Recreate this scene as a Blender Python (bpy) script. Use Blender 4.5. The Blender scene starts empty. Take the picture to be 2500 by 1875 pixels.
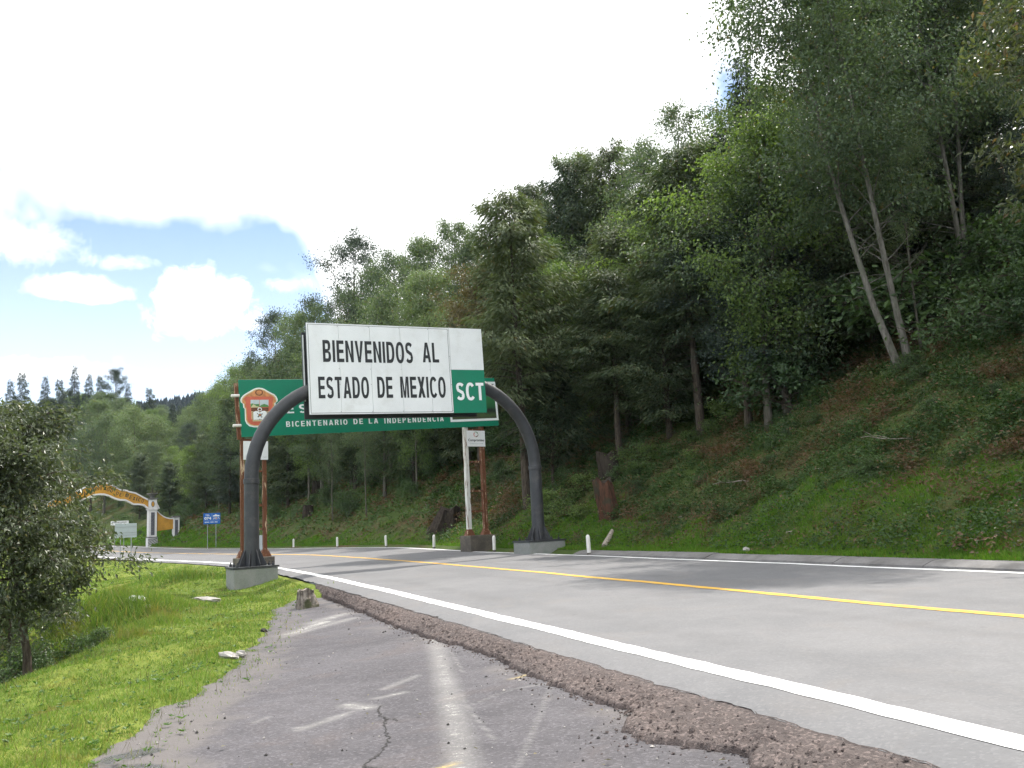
import bpy, math, random
import numpy as np
from mathutils import Matrix, Vector

# ------------------------------------------------------------------ camera, sky, sun, exposure
scene = bpy.context.scene
PITCH, ROLL, CAM_Z, FPX = math.radians(9.0), math.radians(3.0), 1.6, 2165.0
_f = np.array([0, math.cos(PITCH), math.sin(PITCH)])
_u0 = np.array([0, -math.sin(PITCH), math.cos(PITCH)])
_r0 = np.array([1.0, 0, 0])
_up = math.cos(ROLL) * _u0 + math.sin(ROLL) * _r0
_rt = math.cos(ROLL) * _r0 - math.sin(ROLL) * _u0
cam_data = bpy.data.cameras.new('camera')
cam_data.sensor_fit = 'HORIZONTAL'
cam_data.sensor_width = 36.0
cam_data.lens = FPX / 2500 * 36.0
cam_data.clip_start = 0.1
cam_data.clip_end = 6000
cam = bpy.data.objects.new('camera', cam_data)
scene.collection.objects.link(cam)
M = Matrix.Identity(4)
for i in range(3):
    M[i][0], M[i][1], M[i][2] = _rt[i], _up[i], -_f[i]
M[2][3] = CAM_Z
cam.matrix_world = M
scene.camera = cam

SUN_AZ, SUN_EL = math.radians(32), math.radians(56)      # azimuth from +Y towards +X
world = bpy.data.worlds.new('World')
scene.world = world
world.use_nodes = True
world.cycles.sampling_method = 'NONE'
CLOUD_RAD = 1.25
SKY_STR = 0.145

sun_data = bpy.data.lights.new('sun', 'SUN')
sun_data.energy = 3.9
sun_data.angle = math.radians(0.6)
sun_data.color = (1.0, 0.95, 0.87)
sun = bpy.data.objects.new('sun', sun_data)
scene.collection.objects.link(sun)
sd = Vector((math.cos(SUN_EL) * math.sin(SUN_AZ), math.cos(SUN_EL) * math.cos(SUN_AZ), math.sin(SUN_EL)))
sun.rotation_euler = sd.to_track_quat('Z', 'Y').to_euler()
sun.location = (60, 60, 80)

scene.view_settings.view_transform = 'Standard'
scene.view_settings.look = 'None'
scene.view_settings.gamma = 1.0
scene.view_settings.use_curve_mapping = False
scene.view_settings.exposure = 0.70
cy = scene.cycles
cy.use_denoising = True
cy.use_adaptive_sampling = True
cy.adaptive_threshold = 0.03
cy.use_light_tree = False
cy.max_bounces = 4
cy.diffuse_bounces = 2
cy.glossy_bounces = 2
cy.transmission_bounces = 3
cy.transparent_max_bounces = 4
cy.volume_bounces = 0
cy.caustics_reflective = False
cy.caustics_refractive = False


class NT:
    """small helper round a node tree"""
    def __init__(self, tree):
        self.t = tree
        tree.nodes.clear()
    def n(self, typ, _props=None, **inp):
        nd = self.t.nodes.new(typ)
        for k, v in (_props or {}).items():
            setattr(nd, k, v)
        for k, v in inp.items():
            key = int(k[1:]) if k[0] == 'i' and k[1:].isdigit() else k.replace('_', ' ')
            s = nd.inputs[key]
            if isinstance(v, bpy.types.NodeSocket):
                self.t.links.new(v, s)
            else:
                s.default_value = v
        return nd
    def math(self, op, a, b=None, c=None, clamp=False):
        kw = {'i0': a}
        if b is not None: kw['i1'] = b
        if c is not None: kw['i2'] = c
        return self.n('ShaderNodeMath', {'operation': op, 'use_clamp': clamp}, **kw).outputs[0]
    def noise(self, vec, scale, detail=3.0, rough=0.55, dist=0.0):
        return self.n('ShaderNodeTexNoise', None, Vector=vec, Scale=scale, Detail=detail, Roughness=rough, Distortion=dist).outputs['Fac']
    def ramp(self, fac, stops, interp='LINEAR'):
        nd = self.n('ShaderNodeValToRGB', None, Fac=fac)
        cr = nd.color_ramp
        cr.interpolation = interp
        while len(cr.elements) < len(stops): cr.elements.new(0.5)
        for e, (p, c) in zip(cr.elements, stops):
            e.position = p
            e.color = (*c, 1) if len(c) == 3 else c
        return nd.outputs['Color']
    def smooth(self, v, a, b):
        return self.n('ShaderNodeMapRange', {'interpolation_type': 'SMOOTHSTEP'}, Value=v, i1=a, i2=b).outputs[0]
    def mix(self, fac, a, b):
        nd = self.n('ShaderNodeMix', {'data_type': 'RGBA'})
        for k, v in ((0, fac), (6, a), (7, b)):
            s = nd.inputs[k]
            if isinstance(v, bpy.types.NodeSocket): self.t.links.new(v, s)
            else: s.default_value = v if not isinstance(v, tuple) or len(v) == 4 else (*v, 1)
        return nd.outputs[2]
    def link(self, a, b):
        self.t.links.new(a, b)


def ray(px, py):
    return _f + _rt * (px - 1250) / FPX + _up * (937.5 - py) / FPX
def at_y(px, py, Y):
    d = ray(px, py)
    return np.array([0, 0, CAM_Z]) + d * (Y / d[1])
def az_el(px, py):
    d = ray(px, py)
    return math.atan2(d[0], d[1]), math.atan2(d[2], math.hypot(d[0], d[1]))

# sky: clear Nishita sky with a bank of cloud overhead and a few low clouds
w = NT(world.node_tree)
tc = w.n('ShaderNodeTexCoord').outputs['Generated']
sky = w.n('ShaderNodeTexSky', {'sky_type': 'NISHITA', 'sun_disc': False, 'sun_elevation': SUN_EL, 'sun_rotation': SUN_AZ, 'altitude': 2800, 'air_density': 1.0, 'dust_density': 0.6, 'ozone_density': 1.5}).outputs[0]
sky = w.n('ShaderNodeVectorMath', {'operation': 'SCALE'}, i0=sky, Scale=SKY_STR).outputs[0]
sep = w.n('ShaderNodeSeparateXYZ', None, Vector=tc)
az = w.math('ARCTAN2', sep.outputs[0], sep.outputs[1])
el = w.math('ARCSINE', sep.outputs[2])
flat = w.n('ShaderNodeCombineXYZ', None, X=az, Y=w.math('MULTIPLY', el, 1.7), Z=0.0).outputs[0]
nz = w.noise(tc, 7.0, 4.0, 0.6)
nz2 = w.noise(flat, 3.2, 2.0, 0.55)
# the deck of cloud: its lower edge wavers in azimuth
edge = w.math('ADD', w.math('MULTIPLY', w.math('SUBTRACT', nz, 0.5), 0.16), w.math('MULTIPLY', w.math('SUBTRACT', nz2, 0.5), 0.22))
lo_az, lo_el = az_el(560, 570)
deck_e = w.math('SUBTRACT', w.math('ADD', el, edge), lo_el)
# the deck comes lower to the right of the road
deck_e = w.math('ADD', deck_e, w.math('MULTIPLY', w.smooth(az, az_el(640, 600)[0], az_el(900, 600)[0]), 0.16))
deck = w.smooth(deck_e, -0.012, 0.055)
cov = deck
def blob(px, py, rx, ry, amp, soft, flatten=False):
    a0, e0 = az_el(px, py)
    dx = w.math('DIVIDE', w.math('SUBTRACT', az, a0), rx)
    dy = w.math('DIVIDE', w.math('SUBTRACT', el, e0), ry)
    if flatten:      # flatter underside
        dy = w.math('MULTIPLY', dy, w.math('ADD', 1.0, w.math('MULTIPLY', w.math('LESS_THAN', dy, 0.0), 0.9)))
    r = w.math('SQRT', w.math('ADD', w.math('MULTIPLY', dx, dx), w.math('MULTIPLY', dy, dy)))
    r = w.math('ADD', r, w.math('MULTIPLY', w.math('SUBTRACT', puff, 0.5), amp))
    return w.smooth(r, 1.06, 1.06 - soft)
pxr = 1.0 / FPX
puff = w.math('ADD', w.math('MULTIPLY', w.noise(tc, 11.0, 2.0, 0.55, 0.8), 0.5), w.math('MULTIPLY', w.noise(tc, 34.0, 4.0, 0.68, 0.5), 0.5))
for b in ((500, 748, 150 * pxr, 108 * pxr, 2.0, 0.62, False), (190, 715, 150 * pxr, 52 * pxr, 1.5, 0.8, True),
          (60, 900, 270 * pxr, 46 * pxr, 1.5, 0.9, False), (690, 695, 110 * pxr, 40 * pxr, 2.6, 1.6, False), (290, 640, 120 * pxr, 30 * pxr, 3.0, 1.9, False), (60, 590, 190 * pxr, 80 * pxr, 2.8, 1.7, False)):
    cov = w.math('MAXIMUM', cov, blob(*b))
cov = w.math('MULTIPLY', cov, w.math('SUBTRACT', 1.0, blob(1775, 225, 85 * pxr, 120 * pxr, 1.6, 1.0, False)))
# small blue rifts and thin places in the deck
rift = w.smooth(w.noise(tc, 3.1, 2.0, 0.55), 0.60, 0.74)
cov = w.math('MULTIPLY', cov, w.math('SUBTRACT', 1.0, w.math('MULTIPLY', rift, 0.8)))
# scattered low cloud and milky haze all round
wisp = w.math('MULTIPLY', w.smooth(w.noise(flat, 5.5, 3.0, 0.62, 0.3), 0.5, 0.8), 0.5)
cov = w.math('MAXIMUM', cov, wisp)
haze = w.smooth(el, 0.45, 0.0)
cov = w.math('MAXIMUM', cov, w.math('MULTIPLY', haze, 0.42), clamp=True)
cc = w.mix(nz2, (CLOUD_RAD * 0.96, CLOUD_RAD * 0.98, CLOUD_RAD, 1), (CLOUD_RAD * 1.15, CLOUD_RAD * 1.15, CLOUD_RAD * 1.14, 1))
col = w.mix(cov, sky, cc)
bg = w.n('ShaderNodeBackground', None, Color=col, Strength=1.0)
wo = w.n('ShaderNodeOutputWorld')
w.link(bg.outputs[0], wo.inputs[0])

# ------------------------------------------------------------------ helpers
COL = scene.collection
rng = np.random.default_rng(7)

def tag(o, label=None, cat=None, group=None, kind=None):
    if label: o['label'] = label
    if cat: o['category'] = cat
    if group: o['group'] = group
    if kind: o['kind'] = kind
    return o

def empty(name, loc=(0, 0, 0), rz=0.0):
    o = bpy.data.objects.new(name, None)
    o.empty_display_size = 0.3
    COL.objects.link(o)
    o.location = loc
    o.rotation_euler = (0, 0, rz)
    return o

def mesh_np(name, V, F, mat, parent=None, smooth=False, attrs=None):
    V = np.asarray(V, np.float32).reshape(-1, 3)
    F = np.asarray(F, np.int32)
    me = bpy.data.meshes.new(name)
    k = F.shape[1]
    me.vertices.add(len(V))
    me.vertices.foreach_set('co', V.ravel())
    me.loops.add(F.size)
    me.loops.foreach_set('vertex_index', F.ravel())
    me.polygons.add(len(F))
    me.polygons.foreach_set('loop_start', np.arange(0, F.size, k, dtype=np.int32))
    me.polygons.foreach_set('loop_total', np.full(len(F), k, np.int32))
    me.polygons.foreach_set('use_smooth', np.full(len(F), smooth))
    for an, av in (attrs or {}).items():
        a = me.attributes.new(an, 'FLOAT', 'POINT')
        a.data.foreach_set('value', np.asarray(av, np.float32))
    me.update(calc_edges=True)
    me.materials.append(mat)
    o = bpy.data.objects.new(name, me)
    COL.objects.link(o)
    if parent is not None: o.parent = parent
    return o

class MB:
    """collects simple solids; build() links them as ONE mesh"""
    def __init__(self): self.v = []; self.f = []
    def add(self, V, F):
        b = len(self.v)
        self.v += [tuple(map(float, p)) for p in V]
        self.f += [tuple(int(i) + b for i in q) for q in F]
        return self
    def box(self, x0, x1, y0, y1, z0, z1):
        V = [(x, y, z) for z in (z0, z1) for y in (y0, y1) for x in (x0, x1)]
        return self.add(V, [(0, 2, 3, 1), (4, 5, 7, 6), (0, 1, 5, 4), (2, 6, 7, 3), (0, 4, 6, 2), (1, 3, 7, 5)])
    def bev(self, x0, x1, y0, y1, z0, z1, b=0.02):
        # box with a chamfered top and chamfered upright edges
        def ring(z, i):
            c = b
            X0, X1, Y0, Y1 = x0 + i, x1 - i, y0 + i, y1 - i
            return [(X0 + c, Y0, z), (X1 - c, Y0, z), (X1, Y0 + c, z), (X1, Y1 - c, z), (X1 - c, Y1, z), (X0 + c, Y1, z), (X0, Y1 - c, z), (X0, Y0 + c, z)]
        V = ring(z0, 0) + ring(z1 - b, 0) + ring(z1, b)
        F = [tuple(range(7, -1, -1)), tuple(range(16, 24))]
        for r in (0, 8):
            for i in range(8):
                F.append((r + i, r + (i + 1) % 8, r + 8 + (i + 1) % 8, r + 8 + i))
        return self.add(V, F)
    def prism(self, pts, y0, y1):
        # polygon in x,z extruded along y (front at y0)
        n = len(pts)
        V = [(x, y0, z) for x, z in pts] + [(x, y1, z) for x, z in pts]
        F = [tuple(range(n)), tuple(range(2 * n - 1, n - 1, -1))]
        for i in range(n): F.append((i, i + n, (i + 1) % n + n, (i + 1) % n))
        return self.add(V, F)
    def tube(self, pts, rad, n=8, cap=True):
        V, F = tube(pts, rad, n)
        b = len(self.v)
        self.add(V, F)
        if cap:
            m = len(pts)
            self.f.append(tuple(b + i for i in range(n - 1, -1, -1)))
            self.f.append(tuple(b + (m - 1) * n + i for i in range(n)))
        return self
    def lathe(self, prof, n=16, cx=0, cy=0):
        V = []; F = []
        for r, z in prof:
            V += [(cx + r * math.cos(2 * math.pi * i / n), cy + r * math.sin(2 * math.pi * i / n), z) for i in range(n)]
        for k in range(len(prof) - 1):
            for i in range(n):
                F.append((k * n + i, k * n + (i + 1) % n, (k + 1) * n + (i + 1) % n, (k + 1) * n + i))
        F.append(tuple(range(n - 1, -1, -1)))
        F.append(tuple((len(prof) - 1) * n + i for i in range(n)))
        return self.add(V, F)
    def build(self, name, mat, parent=None, smooth=False):
        me = bpy.data.meshes.new(name)
        me.from_pydata(self.v, [], self.f)
        me.materials.append(mat)
        me.update()
        if smooth:
            me.polygons.foreach_set('use_smooth', [True] * len(me.polygons))
            me.set_sharp_from_angle(angle=math.radians(42))
        o = bpy.data.objects.new(name, me)
        COL.objects.link(o)
        if parent is not None: o.parent = parent
        return o

def tube(pts, rad, n=6):
    pts = np.asarray(pts, float)
    m = len(pts)
    rad = np.broadcast_to(np.asarray(rad, float), (m,))
    T = np.gradient(pts, axis=0)
    T /= np.linalg.norm(T, axis=1)[:, None] + 1e-9
    ref = np.array([0.31, 0.17, 0.93]) if abs(T[0][2]) < 0.8 else np.array([0.9, 0.37, 0.1])
    A = np.cross(T, ref); A /= np.linalg.norm(A, axis=1)[:, None] + 1e-9
    B = np.cross(T, A)
    a = np.linspace(0, 2 * math.pi, n, endpoint=False)
    V = pts[:, None, :] + rad[:, None, None] * (np.cos(a)[None, :, None] * A[:, None, :] + np.sin(a)[None, :, None] * B[:, None, :])
    F = []
    for k in range(m - 1):
        for i in range(n):
            F.append((k * n + i, k * n + (i + 1) % n, (k + 1) * n + (i + 1) % n, (k + 1) * n + i))
    return V.reshape(-1, 3), F

def copy_thing(root, **kw):
    c = root.copy(); COL.objects.link(c)
    for ch in [o for o in root.children]:
        d = ch.copy(); COL.objects.link(d); d.parent = c
        for g in [o for o in ch.children]:
            e = g.copy(); COL.objects.link(e); e.parent = d
    return c

def text(body, x, z, wd, ht, mat, parent, y=-0.004, bold=0.03, depth=0.003, name='lettering', shear=0.0):
    """lettering fitted into a box (x left, z bottom, wd, ht) on the front (-y) of its parent"""
    cu = bpy.data.curves.new(name, 'FONT')
    cu.body = body
    cu.size = 1.0
    cu.offset = bold
    cu.resolution_u = 4
    cu.shear = shear
    o = bpy.data.objects.new(name, cu)
    COL.objects.link(o)
    bpy.context.view_layer.update()
    dg = bpy.context.evaluated_depsgraph_get()
    me = bpy.data.meshes.new_from_object(o.evaluated_get(dg))
    bpy.data.objects.remove(o)
    n = len(me.vertices)
    v = np.empty(n * 3, np.float32)
    me.vertices.foreach_get('co', v)
    v = v.reshape(-1, 3)
    mn, mx = v.min(0), v.max(0)
    out = np.empty_like(v)
    out[:, 0] = x + (v[:, 0] - mn[0]) / (mx[0] - mn[0]) * wd
    out[:, 2] = z + (v[:, 1] - mn[1]) / (mx[1] - mn[1]) * ht
    out[:, 1] = y
    me.vertices.foreach_set('co', out.ravel())
    me.materials.clear(); me.materials.append(mat)
    me.update()
    t = bpy.data.objects.new(name, me)
    COL.objects.link(t)
    t.parent = parent
    return t

# ------------------------------------------------------------------ materials
def material(name):
    m = bpy.data.materials.new(name)
    m.use_nodes = True
    return m, NT(m.node_tree)

def finish(t, color, rough=0.7, spec=0.4, bump=None, bump_d=0.01, metal=0.0, bump_s=0.5):
    kw = dict(Base_Color=color, Roughness=rough, Metallic=metal)
    p = t.n('ShaderNodeBsdfPrincipled', None, **kw)
    p.inputs['Specular IOR Level'].default_value = spec
    if bump is not None:
        b = t.n('ShaderNodeBump', None, Strength=bump_s, Distance=bump_d, Height=bump)
        t.link(b.outputs[0], p.inputs['Normal'])
    o = t.n('ShaderNodeOutputMaterial')
    t.link(p.outputs[0], o.inputs[0])
    return p

def pos(t): return t.n('ShaderNodeNewGeometry').outputs['Position']
def objc(t): return t.n('ShaderNodeTexCoord').outputs['Object']

def plain(name, c, rough=0.6, var=0.12, scale=3.0, spec=0.4, bump=0.0, metal=0.0, dirt=None, dirt_amt=0.3, dscale=2.0):
    m, t = material(name)
    P = objc(t)
    n = t.noise(P, scale, 5.0, 0.6)
    c0 = tuple(x * (1 - var) for x in c); c1 = tuple(min(1, x * (1 + var)) for x in c)
    col = t.mix(t.smooth(n, 0.3, 0.7), (*c0, 1), (*c1, 1))
    if dirt:
        d = t.smooth(t.noise(P, dscale, 6.0, 0.7), 0.5, 0.72)
        col = t.mix(t.math('MULTIPLY', d, dirt_amt), col, (*dirt, 1))
    finish(t, col, rough, spec, t.noise(P, scale * 12, 3.0) if bump else None, bump or 0.01, metal)
    return m

MAT = {}
MAT['white_sign'] = plain('white_sign', (0.74, 0.76, 0.77), 0.45, 0.05, 0.8, dirt=(0.50, 0.50, 0.47), dirt_amt=0.35, dscale=1.2)
MAT['black_letter'] = plain('black_letter', (0.022, 0.025, 0.028), 0.6, 0.15)
MAT['white_letter'] = plain('white_letter', (0.78, 0.81, 0.81), 0.5, 0.04)
MAT['green_sign'] = plain('green_sign', (0.003, 0.19, 0.108), 0.5, 0.08, 0.7, dirt=(0.02, 0.15, 0.10), dirt_amt=0.4)
MAT['blue_sign'] = plain('blue_sign', (0.01, 0.13, 0.48), 0.5, 0.08, 1.0)
MAT['pole_steel'] = plain('pole_steel', (0.038, 0.040, 0.045), 0.5, 0.16, 2.5, spec=0.4, bump=0.0015, dirt=(0.10, 0.094, 0.088), dirt_amt=0.6, dscale=1.6)
MAT['frame_steel'] = plain('frame_steel', (0.035, 0.037, 0.04), 0.55, 0.15)
MAT['galvanised'] = plain('galvanised', (0.30, 0.32, 0.34), 0.5, 0.08, 2.0, metal=0.3)
MAT['grey_panel'] = plain('grey_panel', (0.36, 0.41, 0.43), 0.5, 0.06, 1.5)
MAT['ochre'] = plain('ochre', (0.50, 0.255, 0.035), 0.8, 0.14, 1.2, bump=0.006, dirt=(0.30, 0.13, 0.02), dirt_amt=0.4)
MAT['lime_white'] = plain('lime_white', (0.68, 0.66, 0.66), 0.8, 0.08, 1.0, bump=0.004, dirt=(0.30, 0.28, 0.26), dirt_amt=0.55)
MAT['panel_dark'] = plain('panel_dark', (0.10, 0.10, 0.115), 0.8, 0.3, 6.0, bump=0.01)
MAT['old_stone'] = plain('old_stone', (0.13, 0.125, 0.12), 0.9, 0.35, 4.0, bump=0.01)
MAT['post_white'] = plain('post_white', (0.70, 0.68, 0.64), 0.6, 0.06, 3.0, dirt=(0.42, 0.40, 0.36), dirt_amt=0.4, dscale=6)
MAT['orange'] = plain('orange', (0.72, 0.30, 0.03), 0.6, 0.05)

def concrete(name, base, stain, amt=0.7, top=None):
    m, t = material(name)
    P = objc(t)
    n = t.noise(P, 1.6, 6.0, 0.65, 0.4)
    f = t.noise(P, 22.0, 4.0, 0.7)
    col = t.mix(t.smooth(n, 0.35, 0.7), (*base, 1), (*stain, 1))
    col = t.mix(t.math('MULTIPLY', t.smooth(f, 0.45, 0.75), 0.35), col, tuple(x * 0.5 for x in base) + (1,))
    pits = t.n('ShaderNodeTexVoronoi', None, Vector=P, Scale=16.0).outputs['Distance']
    pit = t.math('MULTIPLY', t.smooth(pits, 0.20, 0.08), t.smooth(t.noise(P, 3.5), 0.45, 0.6))
    col = t.mix(t.math('MULTIPLY', pit, 0.6), col, (0.06, 0.06, 0.055, 1))
    finish(t, col, 0.9, 0.25, t.math('ADD', f, n), 0.012)
    return m
MAT['concrete'] = concrete('concrete', (0.26, 0.262, 0.25), (0.20, 0.215, 0.195))
MAT['concrete_dark'] = concrete('concrete_dark', (0.085, 0.075, 0.065), (0.17, 0.145, 0.115))
MAT['kerb'] = concrete('kerb', (0.19, 0.183, 0.18), (0.12, 0.115, 0.11))

def rusty(name, paint, rust_amt):
    m, t = material(name)
    P = objc(t)
    st_ = t.n('ShaderNodeMapping', None, Vector=P, Scale=(9, 9, 1.1)).outputs[0]
    n = t.noise(st_, 1.2, 6.0, 0.68, 0.3)
    r = t.smooth(n, 0.62 - rust_amt, 0.70 - rust_amt)
    rc = t.mix(t.noise(P, 14, 4.0), (0.075, 0.030, 0.018, 1), (0.19, 0.075, 0.034, 1))
    finish(t, t.mix(r, (*paint, 1), rc), 0.8, 0.3, n, 0.004)
    return m
MAT['rust_white'] = rusty('rust_white', (0.62, 0.61, 0.57), 0.10)
MAT['rust'] = rusty('rust', (0.55, 0.42, 0.28), 0.26)

def asphalt(name, dark, light, brown, speck, bump_d, tracks=False, attr=False):
    m, t = material(name)
    P = pos(t)
    big = t.noise(P, 0.35, 4.0, 0.6, 0.6)
    mid = t.noise(P, 2.3, 5.0, 0.65)
    fine = t.noise(P, 55.0, 3.0, 0.7)
    vor = t.n('ShaderNodeTexVoronoi', None, Vector=P, Scale=48.0).outputs['Color']
    col = t.mix(t.smooth(t.math('ADD', t.math('MULTIPLY', big, 0.6), t.math('MULTIPLY', mid, 0.4)), 0.36, 0.66), (*dark, 1), (*light, 1))
    col = t.mix(t.math('MULTIPLY', t.smooth(t.noise(P, 0.8, 5.0, 0.6, 1.0), 0.52, 0.70), 0.5), col, (*brown, 1))
    vs = t.n('ShaderNodeSeparateColor', None, Color=vor).outputs[0]
    col = t.mix(t.math('MULTIPLY', t.smooth(vs, 0.72, 0.95), speck), col, tuple(min(1, x * 2.0) for x in light) + (1,))
    col = t.mix(t.math('MULTIPLY', t.smooth(vs, 0.30, 0.05), speck), col, tuple(x * 0.5 for x in dark) + (1,))
    rough = 0.85
    if tracks:                                   # rubber and oil in the wheel paths, dust between them
        a = t.n('ShaderNodeAttribute', {'attribute_name': 'lane'}).outputs['Fac']
        ph = t.math('ABSOLUTE', t.math('SINE', t.math('MULTIPLY', t.math('SUBTRACT', a, 0.95), math.pi / 2.05)))
        tr_ = t.math('MULTIPLY', t.smooth(ph, 0.55, 0.0), t.smooth(t.noise(P, 0.6, 4.0, 0.6), 0.30, 0.70))
        col = t.mix(t.math('MULTIPLY', tr_, 0.30), col, (0.082, 0.08, 0.082, 1))
        mp2 = t.n('ShaderNodeMapping', None, Vector=P, Rotation=(0, 0, -0.4), Scale=(2.2, 0.25, 1.0)).outputs[0]
        col = t.mix(t.math('MULTIPLY', t.smooth(t.noise(mp2, 1.4, 5.0, 0.65), 0.56, 0.78), 0.35), col, (0.185, 0.175, 0.17, 1))
        spot = t.math('MULTIPLY', t.smooth(t.noise(P, 3.2, 2.0, 0.5), 0.70, 0.78), 0.45)
        col = t.mix(spot, col, (0.07, 0.068, 0.068, 1))
    if attr:
        for an, c, lo, hi, sc in (('paint', (0.56, 0.55, 0.51), 0.34, 0.62, 26.0), ('yellow', (0.62, 0.46, 0.12), 0.42, 0.6, 30.0)):
            a = t.n('ShaderNodeAttribute', {'attribute_name': an}).outputs['Fac']
            mp = t.n('ShaderNodeMapping', None, Vector=P, Rotation=(0, 0, 0.3), Scale=(0.35, 1.6, 1.0)).outputs[0]
            n = t.math('ADD', t.math('MULTIPLY', t.noise(mp, sc * 0.33, 6.0, 0.75), 0.6), t.math('MULTIPLY', fine, 0.4))
            msk = t.smooth(t.math('ADD', t.math('MULTIPLY', a, 0.7), t.math('MULTIPLY', t.math('SUBTRACT', n, 0.5), 2.4)), 0.44, 0.95)
            amt = t.math('MAXIMUM', t.math('MULTIPLY', msk, t.math('MULTIPLY', a, 1.1, clamp=True)), t.math('MULTIPLY', a, 0.20))
            col = t.mix(amt, col, (*c, 1))
        d = t.n('ShaderNodeAttribute', {'attribute_name': 'dust'}).outputs['Fac']
        col = t.mix(t.math('MULTIPLY', t.smooth(t.math('ADD', d, t.math('SUBTRACT', mid, 0.5)), 0.25, 0.9), 0.8), col, (0.125, 0.113, 0.108, 1))
        col = t.mix(t.math('MULTIPLY', t.smooth(t.n('ShaderNodeAttribute', {'attribute_name': 'wet'}).outputs['Fac'], 0.35, 0.6), 0.72), col, (0.035, 0.033, 0.03, 1))
        rough = t.math('SUBTRACT', 0.85, t.math('MULTIPLY', t.smooth(t.n('ShaderNodeAttribute', {'attribute_name': 'wet'}).outputs['Fac'], 0.4, 0.75), 0.75))
    p = finish(t, col, rough, 0.35, t.math('ADD', fine, t.math('MULTIPLY', mid, 0.6)), bump_d, bump_s=0.7)
    return m
MAT['road'] = asphalt('road', (0.124, 0.124, 0.129), (0.156, 0.154, 0.158), (0.152, 0.142, 0.138), 0.12, 0.004, tracks=True)
MAT['old_asphalt'] = asphalt('old_asphalt', (0.058, 0.054, 0.060), (0.092, 0.086, 0.094), (0.098, 0.080, 0.078), 0.32, 0.010, attr=True)
MAT['ledge'] = asphalt('ledge', (0.070, 0.055, 0.052), (0.115, 0.090, 0.083), (0.135, 0.10, 0.088), 0.5, 0.03)
MAT['tar'] = plain('tar', (0.03, 0.028, 0.027), 0.9, 0.3, 20)

def paint_line(name, c, wear):
    m, t = material(name)
    P = pos(t)
    n = t.math('ADD', t.math('MULTIPLY', t.noise(P, 30, 5.0, 0.75), 0.6), t.math('MULTIPLY', t.noise(P, 2.0, 4.0), 0.4))
    col = t.mix(t.smooth(n, 0.62 - wear, 0.76 - wear), (*c, 1), (0.24, 0.235, 0.23, 1))
    finish(t, col, 0.7, 0.3, t.noise(P, 55, 3.0), 0.004)
    return m
MAT['line_white'] = paint_line('line_white', (0.76, 0.76, 0.75), 0.085)
MAT['line_yellow'] = paint_line('line_yellow', (0.60, 0.35, 0.05), 0.085)

def soil_grass(name, cols, scale):
    """ground colour under and between the plants: patches of turf, herbs and bare or dead ground"""
    m, t = material(name)
    P = pos(t)
    n = t.noise(P, scale, 6.0, 0.62, 0.5)
    f = t.noise(P, scale * 14, 4.0, 0.7)
    col = t.ramp(t.math('ADD', t.math('MULTIPLY', n, 0.75), t.math('MULTIPLY', f, 0.25)), cols)
    finish(t, col, 0.95, 0.1, f, 0.05, bump_s=0.8)
    return m
MAT['turf'] = soil_grass('turf', [(0.30, (0.07, 0.085, 0.02)), (0.45, (0.10, 0.14, 0.025)), (0.58, (0.15, 0.18, 0.035)), (0.72, (0.19, 0.17, 0.06))], 0.45)
MAT['hillside'] = soil_grass('hillside', [(0.30, (0.035, 0.06, 0.015)), (0.48, (0.06, 0.088, 0.024)), (0.60, (0.085, 0.072, 0.034)), (0.74, (0.12, 0.078, 0.045))], 0.35)
MAT['far_hill'] = plain('far_hill', (0.018, 0.030, 0.030), 0.95, 0.3, 0.02)

def leaf_mat(name, dark, light, alt=None, alt_amt=0.0, trans=0.35, rough=0.5, spec=0.4, patch=None):
    """leaves: tint varies by leaf, by clump and by plant; light comes through them"""
    m, t = material(name)
    g = t.n('ShaderNodeNewGeometry')
    isl = g.outputs['Random Per Island']
    oi = t.n('ShaderNodeObjectInfo').outputs['Random']
    cl = t.noise(g.outputs['Position'], 0.9 if not patch else patch[0], 1.0, 0.6)
    v = t.math('ADD', t.math('ADD', t.math('MULTIPLY', isl, 0.45), t.math('MULTIPLY', cl, 0.5)), t.math('MULTIPLY', t.math('SUBTRACT', oi, 0.5), 0.35))
    col = t.mix(t.smooth(v, 0.2, 0.8), (*dark, 1), (*light, 1))
    if alt:
        a = t.math('MULTIPLY', t.smooth(isl, 1.0 - alt_amt, 1.0 - alt_amt * 0.6), 1.0)
        col = t.mix(a, col, (*alt, 1))
    if patch:
        pn = t.noise(g.outputs['Position'], patch[1], 3.0, 0.6, 0.4)
        col = t.mix(t.smooth(t.math('ADD', pn, t.math('MULTIPLY', t.math('SUBTRACT', isl, 0.5), 0.12)), patch[3], patch[4]), col, (*patch[2], 1))
    p = t.n('ShaderNodeBsdfPrincipled', None, Base_Color=col, Roughness=rough)
    p.inputs['Specular IOR Level'].default_value = spec
    tcol = t.n('ShaderNodeMix', {'data_type': 'RGBA', 'blend_type': 'MULTIPLY'})
    tcol.inputs[0].default_value = 1.0
    t.link(col, tcol.inputs[6]); tcol.inputs[7].default_value = (1.25, 1.35, 0.55, 1)
    tr = t.n('ShaderNodeBsdfTranslucent', None, Color=tcol.outputs[2])
    mx = t.n('ShaderNodeMixShader', None, Fac=trans)
    t.link(p.outputs[0], mx.inputs[1]); t.link(tr.outputs[0], mx.inputs[2])
    o = t.n('ShaderNodeOutputMaterial')
    t.link(mx.outputs[0], o.inputs[0])
    return m
MAT['alder_leaf'] = leaf_mat('alder_leaf', (0.070, 0.108, 0.062), (0.160, 0.212, 0.105), (0.13, 0.11, 0.04), 0.04, 0.34)
MAT['bright_leaf'] = leaf_mat('bright_leaf', (0.085, 0.140, 0.048), (0.18, 0.25, 0.078), None, 0, 0.42)
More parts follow.
